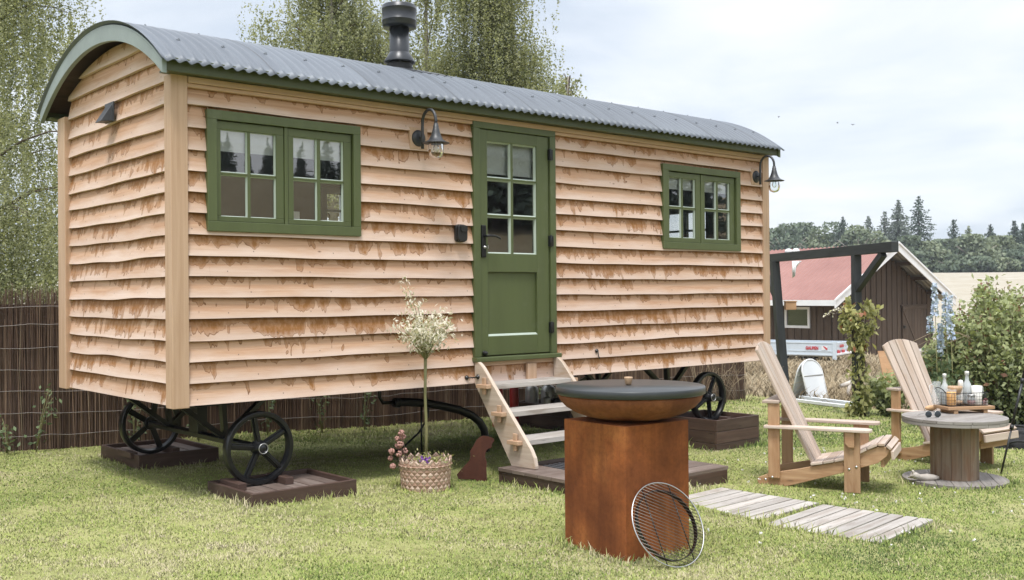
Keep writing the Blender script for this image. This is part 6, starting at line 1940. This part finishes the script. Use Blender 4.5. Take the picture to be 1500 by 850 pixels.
Vs, Ts = zip(grass(540000, 3.9, 11.0, .008, .022, .00023, 51), grass(95000, 10.0, 17.5, .016, .036, .00034, 52, .8))
go = np_mesh('grass', np.concatenate(Vs), 5, M['grass'], np.concatenate(Ts), None, [(0, 1, 2, 3), (3, 2, 4)])
tag(go, 'short sunlit green lawn grass with straw coloured patches', 'grass', kind='stuff')

rg = np.random.default_rng(58)
n = 240; y = rg.uniform(5.6, 10.5, n); x = y * rg.uniform(.12, .55, n); k = vnoise(x, y, .7, 15) > .48; k &= ~blocked(x, y, .02); x, y = x[k], y[k]
P = np.repeat(np.stack([x, y, gz(x, y) + rg.uniform(.02, .045, len(x))], 1), 7, 0) + rg.normal(size=(len(x) * 7, 3)) * .004
ck = np_mesh('clover', leaves(P, .012, rg, .8), 4, M['ceramic'], rg.random(len(P))); tag(ck, 'tiny white clover heads dotted through the lawn', 'clover', kind='stuff')
# dry grass beyond the white planks
rg = np.random.default_rng(55)
n = 26000; y = 14.3 + rg.random(n) ** 1.4 * 20; x = 3.7 + rg.random(n) * 8.5
ok = (y + 1.92 * x > 23.7); x, y = x[ok], y[ok]; n = len(x)
h = rg.uniform(.05, .20, n) * (.5 + vnoise(x, y, .6, 8)); w = .004 + .0004 * y; a = rg.random(n) * 6.28; b = rg.random(n) * 6.28
z = gz(x, y) - .01; base = np.stack([x, y, z], 1); wv = np.stack([np.cos(a) * w, np.sin(a) * w, 0 * a], 1)
mid = base + np.stack([np.cos(b) * h * .3, np.sin(b) * h * .3, h * .6], 1); tip = base + np.stack([np.cos(b) * h * .9, np.sin(b) * h * .9, h], 1)
dg = np_mesh('dry_grass', np.stack([base - wv, base + wv, mid + wv * .8, mid - wv * .8, tip], 1), 5, M['drygrass'], np.clip(vnoise(x, y, .5, 6) + rg.normal(size=n) * .2, 0, 1), None, [(0, 1, 2, 3), (3, 2, 4)])
tag(dg, 'rough straw coloured grass beyond the white edging planks', 'dry grass', kind='stuff')

# ================================================================== air
hz_ = bpy.data.materials.new('air'); hz_.use_nodes = True; ht = hz_.node_tree; ht.nodes.remove(ht.nodes['Principled BSDF'])
pv = ht.nodes.new('ShaderNodeVolumePrincipled'); pv.inputs['Color'].default_value = (.86, .92, 1.0, 1); pv.inputs['Density'].default_value = HAZE; pv.inputs['Anisotropy'].default_value = .2
ht.links.new(pv.outputs[0], ht.nodes['Material Output'].inputs['Volume'])
mb = MB(); mb.box(-500, 500, -500, 500, -3, 32); hb = mb.build('haze', hz_); tag(hb, kind='stuff')

# ================================================================== camera
cam = bpy.data.cameras.new('camera'); co = bpy.data.objects.new('camera', cam); COL.objects.link(co)
cp, sp_ = math.cos(PITCH), math.sin(PITCH)
right = Vector((1, 0, 0)); fwd = Vector((0, cp, sp_)); up = Vector((0, -sp_, cp))
cr, sr = math.cos(ROLL), math.sin(ROLL)
r2_ = right * cr + up * sr; u2_ = up * cr - right * sr
mat_ = Matrix((r2_, u2_, -fwd)).transposed().to_4x4(); mat_.translation = Vector((0, 0, H))
co.matrix_world = mat_
cam.sensor_fit = 'HORIZONTAL'; cam.sensor_width = 36; cam.lens = 36 * FPX / 1500; cam.clip_start = .05; cam.clip_end = 4000
SC.camera = co

# ================================================================== sky and sun
SUN_EL, SUN_AZ = math.radians(66), math.radians(188)      # azimuth clockwise from +Y
wd = bpy.data.worlds.new('World'); SC.world = wd; wd.use_nodes = True
nt = wd.node_tree; nd = nt.nodes; bg = nd['Background']
def wn(t, **k):
    n = nd.new('ShaderNode' + t)
    for a, b in k.items(): setattr(n, a, b)
    return n
def wmath(op, a, b=0.0, clamp=False):
    n = wn('Math', operation=op); n.use_clamp = clamp
    for i, v in enumerate((a, b)):
        if isinstance(v, bpy.types.NodeSocket): nt.links.new(v, n.inputs[i])
        else: n.inputs[i].default_value = v
    return n.outputs[0]
def wramp(f, st):
    n = wn('ValToRGB'); nt.links.new(f, n.inputs[0]); e = n.color_ramp
    while len(e.elements) < len(st): e.elements.new(.5)
    for el, (p, c) in zip(e.elements, st): el.position = p; el.color = (*c, 1) if not isinstance(c, (int, float)) else (c, c, c, 1)
    return n.outputs[0]
def wmix(f, a, b, mode='MIX'):
    n = wn('Mix', data_type='RGBA', blend_type=mode)
    for i, v in ((0, f), (6, a), (7, b)):
        if isinstance(v, bpy.types.NodeSocket): nt.links.new(v, n.inputs[i])
        else: n.inputs[i].default_value = v if i == 0 else (*v, 1)
    return n.outputs[2]
sky = wn('TexSky', sky_type='NISHITA', sun_disc=False); sky.sun_elevation = SUN_EL; sky.sun_rotation = SUN_AZ
tc = wn('TexCoord'); sepn = wn('SeparateXYZ'); nt.links.new(tc.outputs['Generated'], sepn.inputs[0])
zc_ = wmath('MAXIMUM', sepn.outputs[2], 0.0)
den = wmath('ADD', zc_, .16)
comb = wn('CombineXYZ'); nt.links.new(wmath('DIVIDE', sepn.outputs[0], den), comb.inputs[0]); nt.links.new(wmath('DIVIDE', sepn.outputs[1], den), comb.inputs[1])
comb.inputs[2].default_value = 3.7
nz = wn('TexNoise'); nt.links.new(comb.outputs[0], nz.inputs['Vector']); nz.inputs['Scale'].default_value = 1.0; nz.inputs['Detail'].default_value = 7; nz.inputs['Roughness'].default_value = .52; nz.inputs['Distortion'].default_value = .35
cl = wramp(nz.outputs[0], [(.34, (0.62, .69, .79)), (.47, (.80, .85, .915)), (.60, (.95, .965, .99))])
# overcast: brighter towards the zenith
lift = wramp(zc_, [(.26, 0.0), (.55, .5), (1.0, 1.0)])
g1 = wmath('ADD', 4.95, wmath('MULTIPLY', lift, 6.0))
cloud = wmix(1.0, cl, (1, 1, 1), 'MULTIPLY')
vm = wn('VectorMath', operation='SCALE'); nt.links.new(cloud, vm.inputs[0]); nt.links.new(g1, vm.inputs['Scale'])
fin = wmix(.92, sky.outputs[0], vm.outputs[0])
nt.links.new(fin, bg.inputs['Color']); bg.inputs['Strength'].default_value = .1
sl = bpy.data.lights.new('sun', 'SUN'); sl.energy = 1.5; sl.angle = math.radians(14); sl.color = (1.0, .97, .925)
so = bpy.data.objects.new('sun', sl); COL.objects.link(so); so.location = (0, -20, 30)
s_dir = Vector((math.sin(SUN_AZ) * math.cos(SUN_EL), math.cos(SUN_AZ) * math.cos(SUN_EL), math.sin(SUN_EL)))
so.rotation_euler = (-s_dir).to_track_quat('-Z', 'Y').to_euler()

SC.view_settings.view_transform = 'Standard'; SC.view_settings.look = 'None'; SC.view_settings.gamma = 1; SC.view_settings.exposure = 1.2
SC.render.engine = 'CYCLES'
cy = SC.cycles
cy.max_bounces = 7; cy.diffuse_bounces = 3; cy.glossy_bounces = 3; cy.transmission_bounces = 4; cy.transparent_max_bounces = 12
cy.use_denoising = True; cy.caustics_reflective = False; cy.caustics_refractive = False
